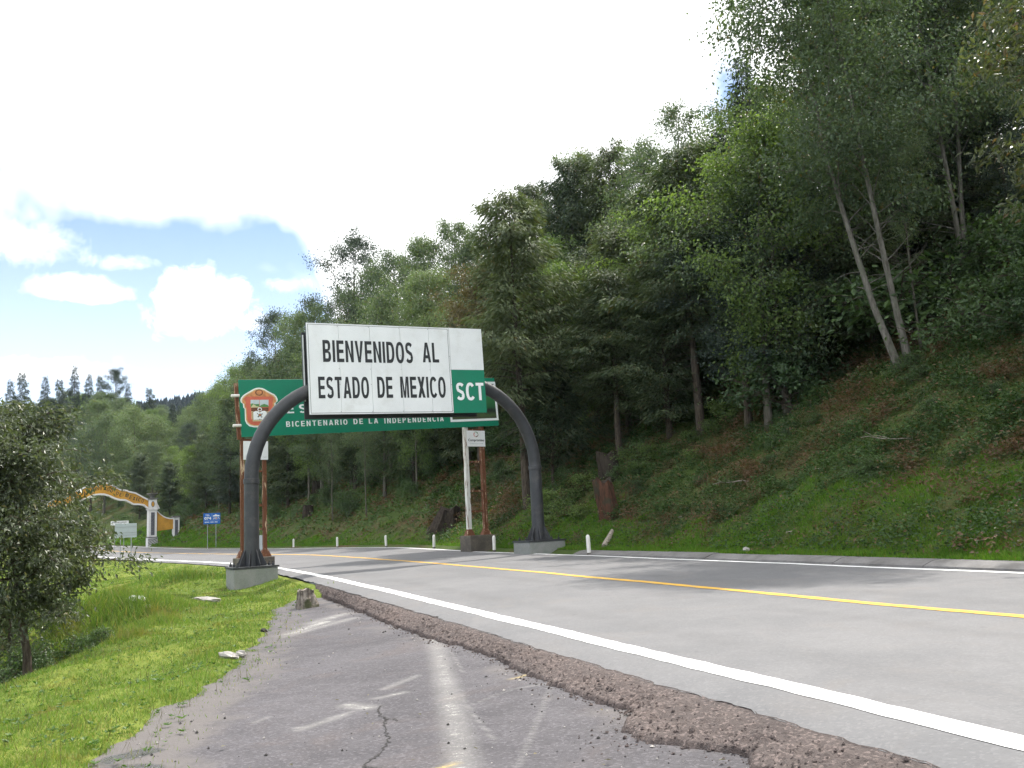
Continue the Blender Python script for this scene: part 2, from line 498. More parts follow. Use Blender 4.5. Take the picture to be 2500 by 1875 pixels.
MAT['cypress_leaf'] = leaf_mat('cypress_leaf', (0.050, 0.078, 0.046), (0.130, 0.160, 0.080), (0.10, 0.085, 0.035), 0.05, 0.22, 0.65, 0.25)
MAT['fir_leaf'] = leaf_mat('fir_leaf', (0.034, 0.054, 0.046), (0.075, 0.102, 0.072), None, 0, 0.15, 0.6, 0.3)
MAT['far_leaf'] = leaf_mat('far_leaf', (0.014, 0.024, 0.027), (0.026, 0.040, 0.040), None, 0, 0.05, 0.8, 0.1)
MAT['brown_leaf'] = leaf_mat('brown_leaf', (0.07, 0.065, 0.03), (0.15, 0.115, 0.05), None, 0, 0.3)
MAT['glossy_leaf'] = leaf_mat('glossy_leaf', (0.060, 0.078, 0.045), (0.155, 0.18, 0.10), (0.20, 0.18, 0.09), 0.02, 0.28, 0.42, 0.5)
MAT['near_leaf'] = leaf_mat('near_leaf', (0.05, 0.065, 0.032), (0.11, 0.125, 0.06), (0.15, 0.10, 0.055), 0.08, 0.35, 0.4, 0.5)
MAT['shrub_leaf'] = leaf_mat('shrub_leaf', (0.036, 0.070, 0.028), (0.095, 0.155, 0.056), None, 0, 0.32)
MAT['weed_leaf'] = leaf_mat('weed_leaf', (0.06, 0.125, 0.028), (0.13, 0.21, 0.05), None, 0, 0.36)
MAT['grass_blade'] = leaf_mat('grass_blade', (0.088, 0.160, 0.030), (0.175, 0.255, 0.058), (0.30, 0.27, 0.10), 0.10, 0.36, 0.6, 0.25, (0.35, 0.9, (0.24, 0.215, 0.075), 0.54, 0.72))
MAT['bank_grass'] = leaf_mat('bank_grass', (0.055, 0.140, 0.014), (0.13, 0.245, 0.026), (0.24, 0.20, 0.07), 0.06, 0.42, 0.6, 0.25, (0.5, 0.5, (0.15, 0.12, 0.045), 0.62, 0.78))
MAT['herb_leaf'] = leaf_mat('herb_leaf', (0.030, 0.065, 0.020), (0.090, 0.155, 0.046), (0.17, 0.11, 0.06), 0.10, 0.34, 0.6, 0.3, (0.6, 0.45, (0.135, 0.080, 0.048), 0.50, 0.60))

def bark(name, a, b, sc=5.0, lichen=None):
    m, t = material(name)
    P = objc(t)
    mp = t.n('ShaderNodeMapping', None, Vector=P, Scale=(3.0, 3.0, 0.55)).outputs[0]
    n = t.noise(mp, sc, 6.0, 0.7, 0.4)
    col = t.mix(t.smooth(n, 0.35, 0.65), (*a, 1), (*b, 1))
    if lichen:
        col = t.mix(t.smooth(t.noise(P, 3.0, 4.0), 0.5, 0.65), col, (*lichen, 1))
    finish(t, col, 0.95, 0.15, n, 0.02, bump_s=0.9)
    return m
MAT['bark_pale'] = bark('bark_pale', (0.085, 0.078, 0.066), (0.19, 0.175, 0.155), 4.0, (0.13, 0.13, 0.105))
MAT['bark_mid'] = bark('bark_mid', (0.075, 0.065, 0.052), (0.16, 0.145, 0.12), 4.0, (0.11, 0.115, 0.085))
MAT['bark_dark'] = bark('bark_dark', (0.045, 0.035, 0.028), (0.11, 0.09, 0.07))
MAT['wood_red'] = bark('wood_red', (0.040, 0.026, 0.020), (0.125, 0.060, 0.038), 4.0, (0.05, 0.045, 0.03))
MAT['wood_grey'] = bark('wood_grey', (0.07, 0.058, 0.048), (0.30, 0.265, 0.23), 6.0, (0.07, 0.075, 0.04))
MAT['wood_dark'] = bark('wood_dark', (0.02, 0.016, 0.013), (0.06, 0.048, 0.038), 5.0)
MAT['deadwood'] = bark('deadwood', (0.20, 0.17, 0.14), (0.36, 0.32, 0.27), 5.0)
MAT['stone_pale'] = plain('stone_pale', (0.34, 0.32, 0.30), 0.9, 0.25, 6, bump=0.01)
MAT['litter'] = plain('litter', (0.75, 0.75, 0.76), 0.6, 0.08, 6)

# ------------------------------------------------------------------ lie of the land
LP = np.array([(12.4, -22), (8.3, -10), (4.55, 0), (2.68, 5.1), (0.9, 9.8), (-1.64, 16.1), (-5.6, 25.6), (-8.95, 33), (-13.9, 43), (-19.9, 53),
               (-40.6, 85), (-58, 111), (-80, 137), (-112, 160), (-150, 176), (-200, 186), (-260, 190)], float)   # left edge line of the road, in plan
def catmull(P, n=40):
    P = np.vstack([2 * P[0] - P[1], P, 2 * P[-1] - P[-2]]); out = []
    t = np.linspace(0, 1, n, endpoint=False)[:, None]
    for i in range(1, len(P) - 2):
        a, b, c, d = P[i - 1], P[i], P[i + 1], P[i + 2]
        out.append(.5 * ((2 * b) + (c - a) * t + (2 * a - 5 * b + 4 * c - d) * t ** 2 + (-a + 3 * b - 3 * c + d) * t ** 3))
    out.append(P[-2][None]); return np.vstack(out)
_c = catmull(LP); _d = np.r_[0, np.cumsum(np.hypot(*np.diff(_c, axis=0).T))]
S_END = _d[-1]; SS = np.arange(0, S_END, .5)
def _sm(a, n=9):
    return np.convolve(np.pad(a, n // 2, mode='reflect', reflect_type='odd'), np.ones(n) / n, 'valid')
LX = _sm(np.interp(SS, _d, _c[:, 0])); LY = _sm(np.interp(SS, _d, _c[:, 1]))
TX = np.gradient(LX); TY = np.gradient(LY); _q = np.hypot(TX, TY); TX /= _q; TY /= _q
NX, NY = TY, -TX
W = 8.2                                       # between the white edge lines
ZL_S = ([0, 28.8, 33.7, 40.6, 51.5, 59, 72, 87, 119, 167, 377], [.27, .28, .28, .34, .43, .49, .47, .50, .68, 1.2, 4.0])
ZR_S = ([0, 35, 48.8, 59, 64.5, 70, 80, 92, 114, 134, 167, 377], [.40, .42, .50, .56, .66, .755, .775, .78, .89, 1.14, 1.75, 4.6])
_zl = _sm(np.interp(SS, *ZL_S), 13); _zr = _sm(np.interp(SS, *ZR_S), 9)
def zL(s): return np.interp(s, SS, _zl)
def zR(s): return np.interp(s, SS, _zr)
def spt(s, t):
    return np.interp(s, SS, LX) + t * np.interp(s, SS, NX), np.interp(s, SS, LY) + t * np.interp(s, SS, NY)
def st(x, y):
    x = np.atleast_1d(np.asarray(x, float)); y = np.atleast_1d(np.asarray(y, float))
    s = np.empty(x.shape); t = np.empty(x.shape)
    for i0 in range(0, len(x), 8000):
        xa = x[i0:i0 + 8000, None]; ya = y[i0:i0 + 8000, None]
        j0 = np.argmin((xa - LX[::10]) ** 2 + (ya - LY[::10]) ** 2, axis=1) * 10
        jj = np.clip(j0[:, None] + np.arange(-9, 10), 0, len(LX) - 1)
        j = jj[np.arange(len(jj)), np.argmin((xa - LX[jj]) ** 2 + (ya - LY[jj]) ** 2, axis=1)]
        dx = xa[:, 0] - LX[j]; dy = ya[:, 0] - LY[j]
        s[i0:i0 + 8000] = SS[j] + dx * TX[j] + dy * TY[j]; t[i0:i0 + 8000] = dx * NX[j] + dy * NY[j]
    return s, t

_FN = {}
def fnoise(x, y, wl, seed, octs=3):
    key = (wl, seed, octs)
    if key not in _FN:
        r = np.random.default_rng(seed); L = []; amp = 1.0; w_ = wl
        for o in range(octs):
            for k in range(4):
                a = r.uniform(0, 2 * math.pi); ph = r.uniform(0, 2 * math.pi); f = 2 * math.pi / w_ * r.uniform(.7, 1.4)
                L.append((amp / 4, math.cos(a) * f, math.sin(a) * f, ph))
            amp *= .5; w_ *= .47
        _FN[key] = L
    out = 0.0
    for am, cx, cy_, ph in _FN[key]:
        out = out + am * np.sin(x * cx + y * cy_ + ph + 1.3 * np.sin((x * cy_ - y * cx) * .6 + ph * 2))
    return out / sum(.5 ** o for o in range(octs)) * 1.6

def sstep(x, a, b):
    k = np.clip((x - a) / (b - a), 0, 1); return k * k * (3 - 2 * k)

TOE = W + 0.95                               # foot of the hillside
def hill_z(s, t, x, y):
    q = np.maximum(t - TOE, 0)
    far = sstep(s, 95, 150)                     # the hill is lower and gentler round the head of the valley
    lo = .66 * (np.sqrt(np.minimum(q, 25) ** 2 + 1.0) - 1.0)
    p = lo * (1 - .18 * far) + (.46 - .22 * far) * np.clip(q - 25, 0, 60) + (.22 - .20 * far) * np.maximum(q - 85, 0)
    b = np.minimum(q / 3, 1)
    p = p + b * (.30 * fnoise(x, y, 5.5, 11) + .09 * fnoise(x, y, 1.5, 14, 2) + .45 * fnoise(x, y, 19, 12, 2) * np.minimum(q / 8, 1))
    p = p + sstep(q, 20, 70) * 2.5 * fnoise(x, y, 60, 13, 2)
    return zR(s) + .10 + p

GS = ([0, 20, 32.5, 33.6, 34.5, 35.4, 36.8, 38.7, 40.9, 45.4, 46.8, 47.9, 400], [5.3, 5.0, 4.72, 4.45, 4.35, 3.9, 3.5, 3.1, 2.6, 1.75, 1.15, .62, .62])   # how far the old asphalt reaches left of the line
def grass_edge(s, x, y): return np.interp(s, *GS) + (.13 * fnoise(x, y, 1.1, 21) + .06 * fnoise(x, y, .3, 22, 2)) * (np.interp(s, [46, 48], [1, .3]))
RIDGE = np.array([(-5.6, -30), (-6.3, 0), (-6.4, 8), (-6.5, 12), (-7.2, 17), (-8.3, 20.5), (-11, 22.5), (-16, 29), (-24.5, 42), (-36, 60), (-56, 90), (-110, 140)], float)
def ridge_dist(x, y):
    """signed distance to the brow of the ravine, positive on the ravine side"""
    best = np.full(np.shape(x), 1e9); sg = np.ones(np.shape(x))
    for a, b in zip(RIDGE[:-1], RIDGE[1:]):
        e = b - a; L = e @ e
        k = np.clip(((x - a[0]) * e[0] + (y - a[1]) * e[1]) / L, 0, 1)
        dx = x - a[0] - k * e[0]; dy = y - a[1] - k * e[1]
        d = np.hypot(dx, dy); c = e[0] * dy - e[1] * dx
        m = d < best
        best = np.where(m, d, best); sg = np.where(m, np.sign(c), sg)
    return best * sg

def left_z(s, t, x, y):
    u = -t
    plate = np.interp(s, [0, 45, 50, 58, 70, 87, 119, 167, 377], [0, 0, 0.05, .12, .14, .18, .35, .8, 3.4])
    edge = np.where(s < 47, 0.0, zL(s) - .10)
    k = sstep(u, .55, np.interp(s, [45, 55, 70], [1.0, 2.4, 1.6]))
    z = edge * (1 - k) + plate * k
    ge = grass_edge(s, x, y)
    rise = sstep(u, ge - .15, ge + .45)
    z = z + np.where(s < 48.5, -.09 + .135 * rise, 0)
    g = ridge_dist(x, y)
    out = np.sqrt(np.maximum(g + .5, 0) ** 2 + .36) - .6
    out = np.where(g > -.5, out, 0)
    z = z - np.where(out < 5, .42 * out, 2.1 + .25 * np.minimum(out - 5, 30))
    z = z - .035 * np.clip(u - ge - .5, 0, 5) * (s < 60)
    soft = sstep(u - ge, .2, 1.5)
    z = z + soft * (.05 * fnoise(x, y, 2.2, 31) + (.09 + .10 * sstep(g, -3.5, 0)) * fnoise(x, y, 5.5, 32, 2))
    for mx, my, r, h in ((-9.3, 20.2, 1.5, .85), (-12.2, 24.5, 1.9, .45), (-8.6, 22.6, .9, .22), (-12.0, 31, 1.7, .38), (-10.6, 29.3, 1.4, .30)):
        z = z + h * np.exp(-((x - mx) ** 2 + (y - my) ** 2) / r ** 2)
    return z

def pull_z(s, t, x, y):
    return .10 * sstep(t, -3.2, -.75) + .012 * fnoise(x, y, 2.8, 41) + .004 * fnoise(x, y, .6, 42, 2)

def ground(x, y):
    sh = np.shape(x)
    x = np.atleast_1d(np.asarray(x, float)).ravel(); y = np.atleast_1d(np.asarray(y, float)).ravel()
    s, t = st(x, y)
    if len(x) == 1 and t[0] > TOE: return float(hill_z(s, t, x, y)[0]) if not sh else hill_z(s, t, x, y).reshape(sh)
    zr = hill_z(s, t, x, y); zl = left_z(s, t, x, y)
    zm = zL(s) + (zR(s) - zL(s)) * t / W
    z = np.where(t > TOE - .05, zr, np.where(t < -.58, zl, zm))
    ge = grass_edge(s, x, y)
    pu = (t < -.9) & (-t < ge) & (s < 47.5)
    z = np.where(pu, pull_z(s, t, x, y), z)
    return z.reshape(sh) if sh else float(z[0])

def ground_hit(px, py, d0=8.0, d1=260.0):
    """where the line of sight of a photo point meets the land"""
    d = ray(px, py); d = d / d[1]
    Y = np.geomspace(d0, d1, 900)
    P = np.array([0, 0, CAM_Z]) + d * Y[:, None]
    g = ground(P[:, 0], P[:, 1])
    i = int(np.argmax(P[:, 2] < g))
    if P[i, 2] >= g[i]: i = len(Y) - 1
    return P[i, 0], P[i, 1], float(g[i])

def grid(name, Sv, Tv, fz, mat, kind='structure', attrs=None, parent=None):
    S, T = np.meshgrid(Sv, Tv, indexing='ij')
    s = S.ravel(); t = T.ravel() if np.ndim(Tv) else T
    x, y = spt(s, t)
    z = fz(s, t, x, y)
    n, m = len(Sv), len(Tv)
    i = np.arange(n * m).reshape(n, m)
    F = np.stack([i[:-1, :-1], i[:-1, 1:], i[1:, 1:], i[1:, :-1]], -1).reshape(-1, 4)[:, ::-1]
    o = mesh_np(name, np.stack([x, y, z], -1), F, mat, parent, True, attrs(s, t, x, y) if attrs else None)
    if kind: o['kind'] = kind
    return o

s_fine = np.r_[np.arange(2, 75, .5), np.arange(75, 130, 1.0), np.arange(130, S_END - 1, 3.0)]
# road: the new surface, from the broken edge of the shoulder to the kerb
def road_edge(s): return -.58 + .05 * fnoise(s, s * 0, 1.7, 51) + .028 * fnoise(s, s * 0, .45, 52, 3)
Sr = np.r_[np.arange(2, 24, .5), np.arange(24, 50, .06), np.arange(50, 75, .25), np.arange(75, S_END - 1, 1.0)]
Ua = np.r_[0, .12, .35, np.linspace(.6, W + .4, 22)]
def road_fn():
    S, U = np.meshgrid(Sr, np.arange(len(Ua)), indexing='ij')
    e = road_edge(Sr)[:, None]
    full = e + (W + .5 - e) * (Ua / Ua[-1])[None, :]
    s = S.ravel(); t = full.ravel(); x, y = spt(s, t)
    z = zL(s) + (zR(s) - zL(s)) * t / W - .05 * sstep(-t, .3, .62) - .03 * sstep(t, W + .2, W + .5) + .006 * fnoise(x, y, 6, 53)
    n, m = S.shape; i = np.arange(n * m).reshape(n, m)
    F = np.stack([i[:-1, :-1], i[:-1, 1:], i[1:, 1:], i[1:, :-1]], -1).reshape(-1, 4)[:, ::-1]
    o = mesh_np('road', np.stack([x, y, z], -1), F, MAT['road'], None, True, dict(lane=t))
    return o
road = road_fn(); road['kind'] = 'structure'

def marking(name, tc_, wd, mat, s0, s1, ragged=.018):
    sd_ = int(tc_ * 7) + 5
    Sv = np.arange(s0, s1, .12) if s1 < 80 else np.r_[np.arange(s0, 60, .1), np.arange(60, s1, .6)]
    a = tc_ - wd / 2 + ragged * fnoise(Sv, Sv * 0, .6, sd_); b = tc_ + wd / 2 + ragged * fnoise(Sv, Sv * 0, .5, sd_ + 3)
    k = np.linspace(0, 1, 3)[None, :]
    t = (a[:, None] * (1 - k) + b[:, None] * k).ravel(); s = np.repeat(Sv, 3)
    x, y = spt(s, t)
    z = zL(s) + (zR(s) - zL(s)) * t / W + .006 * fnoise(x, y, 6, 53) + .005
    i = np.arange(len(s)).reshape(-1, 3)
    F = np.stack([i[:-1, :-1], i[:-1, 1:], i[1:, 1:], i[1:, :-1]], -1).reshape(-1, 4)[:, ::-1]
    return mesh_np(name, np.stack([x, y, z], -1), F, mat, road, True)
marking('edge_line', 0.0, .25, MAT['line_white'], 4, 250)
marking('edge_line', W, .17, MAT['line_white'], 4, 250)
marking('centre_line', W * .5, .19, MAT['line_yellow'], 4, 250)

# broken shoulder: brown lip that steps down to the old asphalt
def low_edge(s):
    b = np.interp(s, [0, 27, 29.4, 30.0, 30.6, 31.0, 31.5, 32.4, 33.2, 34.9, 35.8, 36.9, 38.7, 41.6, 45, 48, 49], [-1.15, -1.18, -1.2, -1.05, -1.32, -1.36, -1.0, -1.1, -1.05, -.93, -.90, -1.0, -1.02, -.92, -.80, -.72, -.70])
    return b + .05 * fnoise(s, s * 0, .5, 55) + .04 * fnoise(s, s * 0, .13, 56, 3)
Sl = np.r_[np.arange(4, 26, .2), np.arange(26, 49, .035)]
K = np.r_[0, 0.02, np.linspace(.06, .94, 22), .975, 1.0]
def ledge_fn():
    hi = road_edge(Sl) + .012; lo = low_edge(Sl)
    t = hi[:, None] + (lo - hi)[:, None] * K[None, :]
    s = np.repeat(Sl, len(K)); tt = t.ravel(); k = np.tile(K, len(Sl))
    x, y = spt(s, tt)
    z0 = zL(s) - .053; z1 = pull_z(s, tt, x, y)
    prof = np.interp(k, [0, .02, .3, .6, .9, .94, .975, 1], [1.02, .95, .82, .60, .34, .27, .05, -.12])
    z = z1 + (z0 - z1) * prof
    rough = np.sin(np.clip(k, 0, 1) * math.pi)
    z = z + rough * (.014 * fnoise(x, y, .55, 57) + .010 * fnoise(x, y, .14, 58) + .008 * rng.normal(size=len(x)))
    i = np.arange(len(s)).reshape(len(Sl), len(K))
    F = np.stack([i[:-1, :-1], i[:-1, 1:], i[1:, 1:], i[1:, :-1]], -1).reshape(-1, 4)
    return mesh_np('shoulder_edge', np.stack([x, y, z], -1), F, MAT['ledge'], road, True)
ledge_fn()
def rubble():
    # loose bits of broken surfacing lying on and below the crumbling edge
    r_ = np.random.default_rng(31); n = 5200
    s = 27 + 20.5 * r_.random(n) ** 1.6; k = np.clip(r_.normal(.75, .32, n), .06, 1.45)
    hi = road_edge(s); lo = low_edge(s); t = hi + (lo - hi) * k
    x, y = spt(s, t); z1 = pull_z(s, t, x, y); z0 = zL(s) - .053
    z = z1 + (z0 - z1) * np.interp(k, [0, .02, .3, .6, .9, .94, .975, 1, 2], [1.02, .95, .82, .60, .34, .27, .05, 0, 0])
    sz = np.minimum(np.exp(r_.normal(size=n) * .6) * .0062, .022)
    base = np.array([(1, 0, 0), (.2, 1, .2), (-1, .1, 0), (-.1, -1, .1), (.1, .1, .8), (.5, .5, .5), (0, 0, -.5)], float)
    V = np.stack([x, y, z + sz * .25], -1)[:, None, :] + (base[None] * r_.uniform(.6, 1.3, (n, 7, 1))) @ np.array([[math.cos(1), -math.sin(1), 0], [math.sin(1), math.cos(1), 0], [0, 0, 1]]) * sz[:, None, None]
    F = np.array([(0, 1, 5), (5, 1, 4), (0, 5, 4), (1, 2, 4), (2, 3, 4), (3, 0, 4), (1, 0, 6), (2, 1, 6), (3, 2, 6), (0, 3, 6)])
    F = F[None] + (np.arange(n) * 7)[:, None, None]
    o = mesh_np('rubble', V.reshape(-1, 3), F.reshape(-1, 3), MAT['ledge']); tag(o, 'loose brown crumbs along the broken road edge', 'gravel', kind='stuff')
rubble()

# old asphalt of the lay-by with its worn paint
def seg_mask(x, y, a, b, wd, soft):
    a = np.array(a); b = np.array(b); e = b - a
    k = np.clip(((x - a[0]) * e[0] + (y - a[1]) * e[1]) / (e @ e), 0, 1)
    d = np.hypot(x - a[0] - k * e[0], y - a[1] - k * e[1])
    return 1 - sstep(d, wd * (1 - soft), wd)
def lay_by_attrs(s, t, x, y):
    def at0(px, py): p = at_y_plane(px, py, .03); return (p[0], p[1])
    paint = np.zeros_like(x)
    stripe = [(1062, 1572), (1080, 1640), (1100, 1720), (1120, 1800), (1130, 1875)]
    for a, b in zip(stripe[:-1], stripe[1:]): paint = np.maximum(paint, .72 * seg_mask(x, y, at0(*a), at0(*b), .205, .9))
    for a, b, wd, am in (((700, 1550), (860, 1518), .26, .72), ((765, 1524), (840, 1508), .34, .80), ((705, 1546), (790, 1524), .34, .86), ((850, 1716), (900, 1722), .17, .78), ((730, 1772), (840, 1738), .09, .70), ((920, 1702), (985, 1692), .10, .70), ((940, 1680), (1015, 1655), .10, .66), ((620, 1758), (655, 1742), .05, .6), ((720, 1768), (760, 1762), .05, .75), ((860, 1730), (800, 1745), .06, .7)):
        paint = np.maximum(paint, am * seg_mask(x, y, at0(*a), at0(*b), wd, .9))
    thin = [[(1100, 1600), (1130, 1650)], [(1335, 1660), (1345, 1700), (1320, 1760), (1265, 1875)], [(1100, 1660), (1140, 1730), (1210, 1815)], [(1150, 1730), (1250, 1700), (1340, 1690)]]
    for pl in thin:
        for a, b in zip(pl[:-1], pl[1:]): paint = np.maximum(paint, .62 * seg_mask(x, y, at0(*a), at0(*b), .022, .8))
    yel = np.zeros_like(x)
    for a, b, wd in (((1255, 1672), (1290, 1660), .06), ((1060, 1870), (1110, 1858), .07), ((1250, 1674), (1270, 1668), .07)): yel = np.maximum(yel, seg_mask(x, y, at0(*a), at0(*b), wd, .9))
    ge = grass_edge(s, x, y)
    dust = sstep(-t, ge - .95, ge - .15) * np.interp(s, [30, 34, 36, 44], [1, 1, .7, .5])
    dust = np.maximum(dust, .75 * (1 - sstep(-t, .95, 1.9)) * np.clip(.5 + .8 * fnoise(x, y, 2.2, 61), 0, 1))
    wet = 1.1 * seg_mask(x, y, at0(290, 1845), at0(350, 1830), .24, .95) + 1.0 * seg_mask(x, y, at0(200, 1885), at0(345, 1870), .32, .95)
    wet = np.clip(wet * (1.0 + .55 * fnoise(x, y, .35, 62)), 0, 1)
    return dict(paint=paint, yellow=yel, dust=dust, wet=wet)
def at_y_plane(px, py, z):
    d = ray(px, py); return np.array([0, 0, CAM_Z]) + d * ((z - CAM_Z) / d[2])
Sp = np.r_[np.arange(4, 28, .3), np.arange(28, 48.4, .045)]
def lay_by_fn():
    nt = 130
    k = np.linspace(0, 1, nt)[None, :]
    x0, y0 = spt(Sp, -2.0)
    lo = -.62 + 0 * Sp; hi = -(np.interp(Sp, *GS) + .5)
    t = (lo[:, None] + (hi - lo)[:, None] * k).ravel(); s = np.repeat(Sp, nt); x, y = spt(s, t)
    z = pull_z(s, t, x, y)
    i = np.arange(len(s)).reshape(len(Sp), nt)
    F = np.stack([i[:-1, :-1], i[:-1, 1:], i[1:, 1:], i[1:, :-1]], -1).reshape(-1, 4)
    return mesh_np('pavement', np.stack([x, y, z], -1), F, MAT['old_asphalt'], None, True, lay_by_attrs(s, t, x, y))
lay_by = lay_by_fn(); lay_by['kind'] = 'structure'

def crack(pl, wd=.014):
    P = np.array([at_y_plane(px, py, .02)[:2] for px, py in pl])
    P = catmull(P, 14)
    P = P + .012 * rng.normal(size=P.shape)
    T = np.gradient(P, axis=0); T /= np.linalg.norm(T, axis=1)[:, None]
    N = np.stack([-T[:, 1], T[:, 0]], -1)
    wv = wd * (.35 + .9 * rng.random(len(P)))[:, None]
    wv[0] = wv[-1] = .002
    V = []
    for q in (P - N * wv / 2, P + N * wv / 2):
        s, t = st(q[:, 0], q[:, 1]); V.append(np.stack([q[:, 0], q[:, 1], pull_z(s, t, q[:, 0], q[:, 1]) + .004], -1))
    n = len(P); i = np.arange(n - 1)
    return mesh_np('crack', np.vstack(V), np.stack([i, i + 1, i + 1 + n, i + n], -1)[:, ::-1], MAT['tar'], lay_by)
crack([(928, 1722), (922, 1735), (940, 1752), (938, 1768), (948, 1800), (930, 1830), (915, 1840), (888, 1862), (920, 1866), (932, 1868)])
crack([(938, 1752), (958, 1752), (975, 1760)], .010)

# land: the wooded hillside right of the road and the green verge falling to a ravine on the left
Tr = np.r_[W + .45, W + .6, W + .75, TOE, TOE + .15, np.arange(TOE + .4, TOE + 26, .45), np.arange(TOE + 27, TOE + 90, 2.5), np.arange(TOE + 95, TOE + 420, 18)]
def hz(s, t, x, y):
    return np.where(t < TOE, zR(s) - .06 + .16 * sstep(t, W + .6, TOE), hill_z(s, t, x, y))
hill = grid('hillside', s_fine, Tr, hz, MAT['hillside'])
Tl = -np.r_[.56, np.arange(.7, 14, .22), np.arange(14, 34, .8), np.arange(36, 120, 4), np.arange(130, 420, 25)]
verge = grid('ground', np.r_[np.arange(2, 75, .3), np.arange(75, 130, 1.0), np.arange(130, S_END - 1, 3.0)], Tl, left_z, MAT['turf'])
# a wide sheet under everything, out to the horizon
MB().add([(-4000, -400, -30), (4000, -400, -30), (4000, 5000, -30), (-4000, 5000, -30)], [(0, 1, 2, 3)]).build('terrain', MAT['far_hill'])['kind'] = 'structure'
# far ridge behind the wood
def ridge_fn():
    xs = np.linspace(-620, 250, 120); ks = np.linspace(0, 1, 14)
    X, Kk = np.meshgrid(xs, ks, indexing='ij')
    Y = 430 + 240 * Kk + .12 * X
    top = np.interp(X, [-620, -420, -300, -215, -150, 0, 250], [52, 60, 79, 92, 96, 88, 70]) + 3 * fnoise(X, X * 0, 90, 71)
    Z = -20 + (top + 20) * np.sin(Kk * math.pi * .62) / math.sin(math.pi * .62 * .8)
    n, m = X.shape; i = np.arange(n * m).reshape(n, m)
    F = np.stack([i[:-1, :-1], i[:-1, 1:], i[1:, 1:], i[1:, :-1]], -1).reshape(-1, 4)[:, ::-1]
    V = np.stack([X.ravel(), Y.ravel(), Z.ravel()], -1)
    o = mesh_np('far_hill', V, F, MAT['far_hill'], None, True); o['kind'] = 'structure'
    # trees on it: far too many and too far off to tell apart
    r = np.random.default_rng(5); N = 9000
    a = r.integers(20, n - 1, N); b = r.random(N) ** .8 * (m - 3)
    b0 = b.astype(int); fb = b - b0
    P0 = V.reshape(n, m, 3); fa = r.random(N)[:, None]
    P = (P0[a, b0] * (1 - fb[:, None]) + P0[a, b0 + 1] * fb[:, None]) * (1 - fa) + fa * (P0[a - 1, b0] * (1 - fb[:, None]) + P0[a - 1, b0 + 1] * fb[:, None])
    VV = []; FF = []; base = 0
    h = r.uniform(5, 10.5, N); rr = h * r.uniform(.16, .28, N)
    for lev, (zf, rf) in enumerate(((.05, .9), (.35, 1.0), (.62, .62), (1.02, .02))):
        for k in range(6):
            aa = k * math.pi / 3 + r.uniform(-.3, .3, N) + lev
            q = rr * rf * r.uniform(.6, 1.25, N)
            VV.append(np.stack([P[:, 0] + q * np.cos(aa), P[:, 1] + q * np.sin(aa), P[:, 2] + h * zf * r.uniform(.92, 1.05, N)], -1))
    VV = np.stack(VV, 1)                      # N,24,3
    for lev in range(3):
        for k in range(6):
            FF.append(np.stack([np.full(N, lev * 6 + k), np.full(N, lev * 6 + (k + 1) % 6), np.full(N, lev * 6 + 6 + (k + 1) % 6), np.full(N, lev * 6 + 6 + k)], -1) + (np.arange(N) * 24)[:, None])
    o = mesh_np('far_wood', VV.reshape(-1, 3), np.concatenate(FF), MAT['far_leaf'])
    tag(o, 'dark blue-green wooded ridge on the horizon beyond the arch gateway', 'wood', kind='stuff')
ridge_fn()

# concrete kerb along the hill side, cast in lengths
kerb_root = empty('kerb', (*spt(20, W + .55), 0.4)); kerb_root['kind'] = 'structure'
kerb_root.location = (0, 0, 0)
def kerb_piece(s0, s1, dz):
    Sv = np.linspace(s0, s1, 5)
    prof = [(W + .46, -.10), (W + .50, .015), (W + .74, .095), (W + .98, .115), (W + 1.02, -.10)]
    V = []; n = len(prof)
    for s in Sv:
        for tt, zz in prof:
            x, y = spt(s, tt); V.append((x, y, zR(s) + zz + dz))
    F = []
    for a in range(len(Sv) - 1):
        for b in range(n - 1): F.append((a * n + b, a * n + b + 1, a * n + n + b + 1, a * n + n + b))
    mb = MB(); mb.add(V, F)
    mb.f.append(tuple(range(n))); mb.f.append(tuple(range(5 * n - 1, 4 * n - 1, -1)))
    return mb.build('kerb_stone', MAT['kerb'], kerb_root)
sk = 5.0
while sk < 52.4:
    e = min(sk + 2.35, 52.4)
    kerb_piece(sk + .012, e - .012, float(rng.normal() * .008)); sk = e

# ------------------------------------------------------------------ plants
def leaves_np(P, D, Nn, L, Wd, r, bend=0.25):
    """rhombic leaves: position, direction, face normal"""
    D = D / (np.linalg.norm(D, axis=1)[:, None] + 1e-9)
    S = np.cross(D, Nn); S /= np.linalg.norm(S, axis=1)[:, None] + 1e-9
    U = np.cross(S, D)
    L = L[:, None]; Wd = Wd[:, None]
    V = np.stack([P, P + D * L * .45 + S * Wd * .5 + U * L * bend * .3, P + D * L - U * L * bend * .25, P + D * L * .45 - S * Wd * .5 + U * L * bend * .3], 1)
    F = np.arange(len(P) * 4).reshape(-1, 4)
    return V.reshape(-1, 3), F

def rdir(r, n):
    v = r.normal(size=(n, 3)); return v / np.linalg.norm(v, axis=1)[:, None]

def branch(r, p0, az, up, length, k=6, sag=0.0, wob=.06):
    pts = [np.array(p0, float)]
    d = np.array([math.cos(az) * math.cos(up), math.sin(az) * math.cos(up), math.sin(up)])
    for i in range(k):
        d = d + np.array([0, 0, -sag / k]) + r.normal(size=3) * wob
        d /= np.linalg.norm(d)
        pts.append(pts[-1] + d * length / k)
    return np.array(pts)

class TV:
    def __init__(self): self.V = []; self.F = []; self.n = 0
    def add(self, V, F):
        self.V.append(V); self.F.append(np.asarray(F) + self.n); self.n += len(V)
    def tube(self, p, rd, n=6): self.add(*tube(p, rd, n))

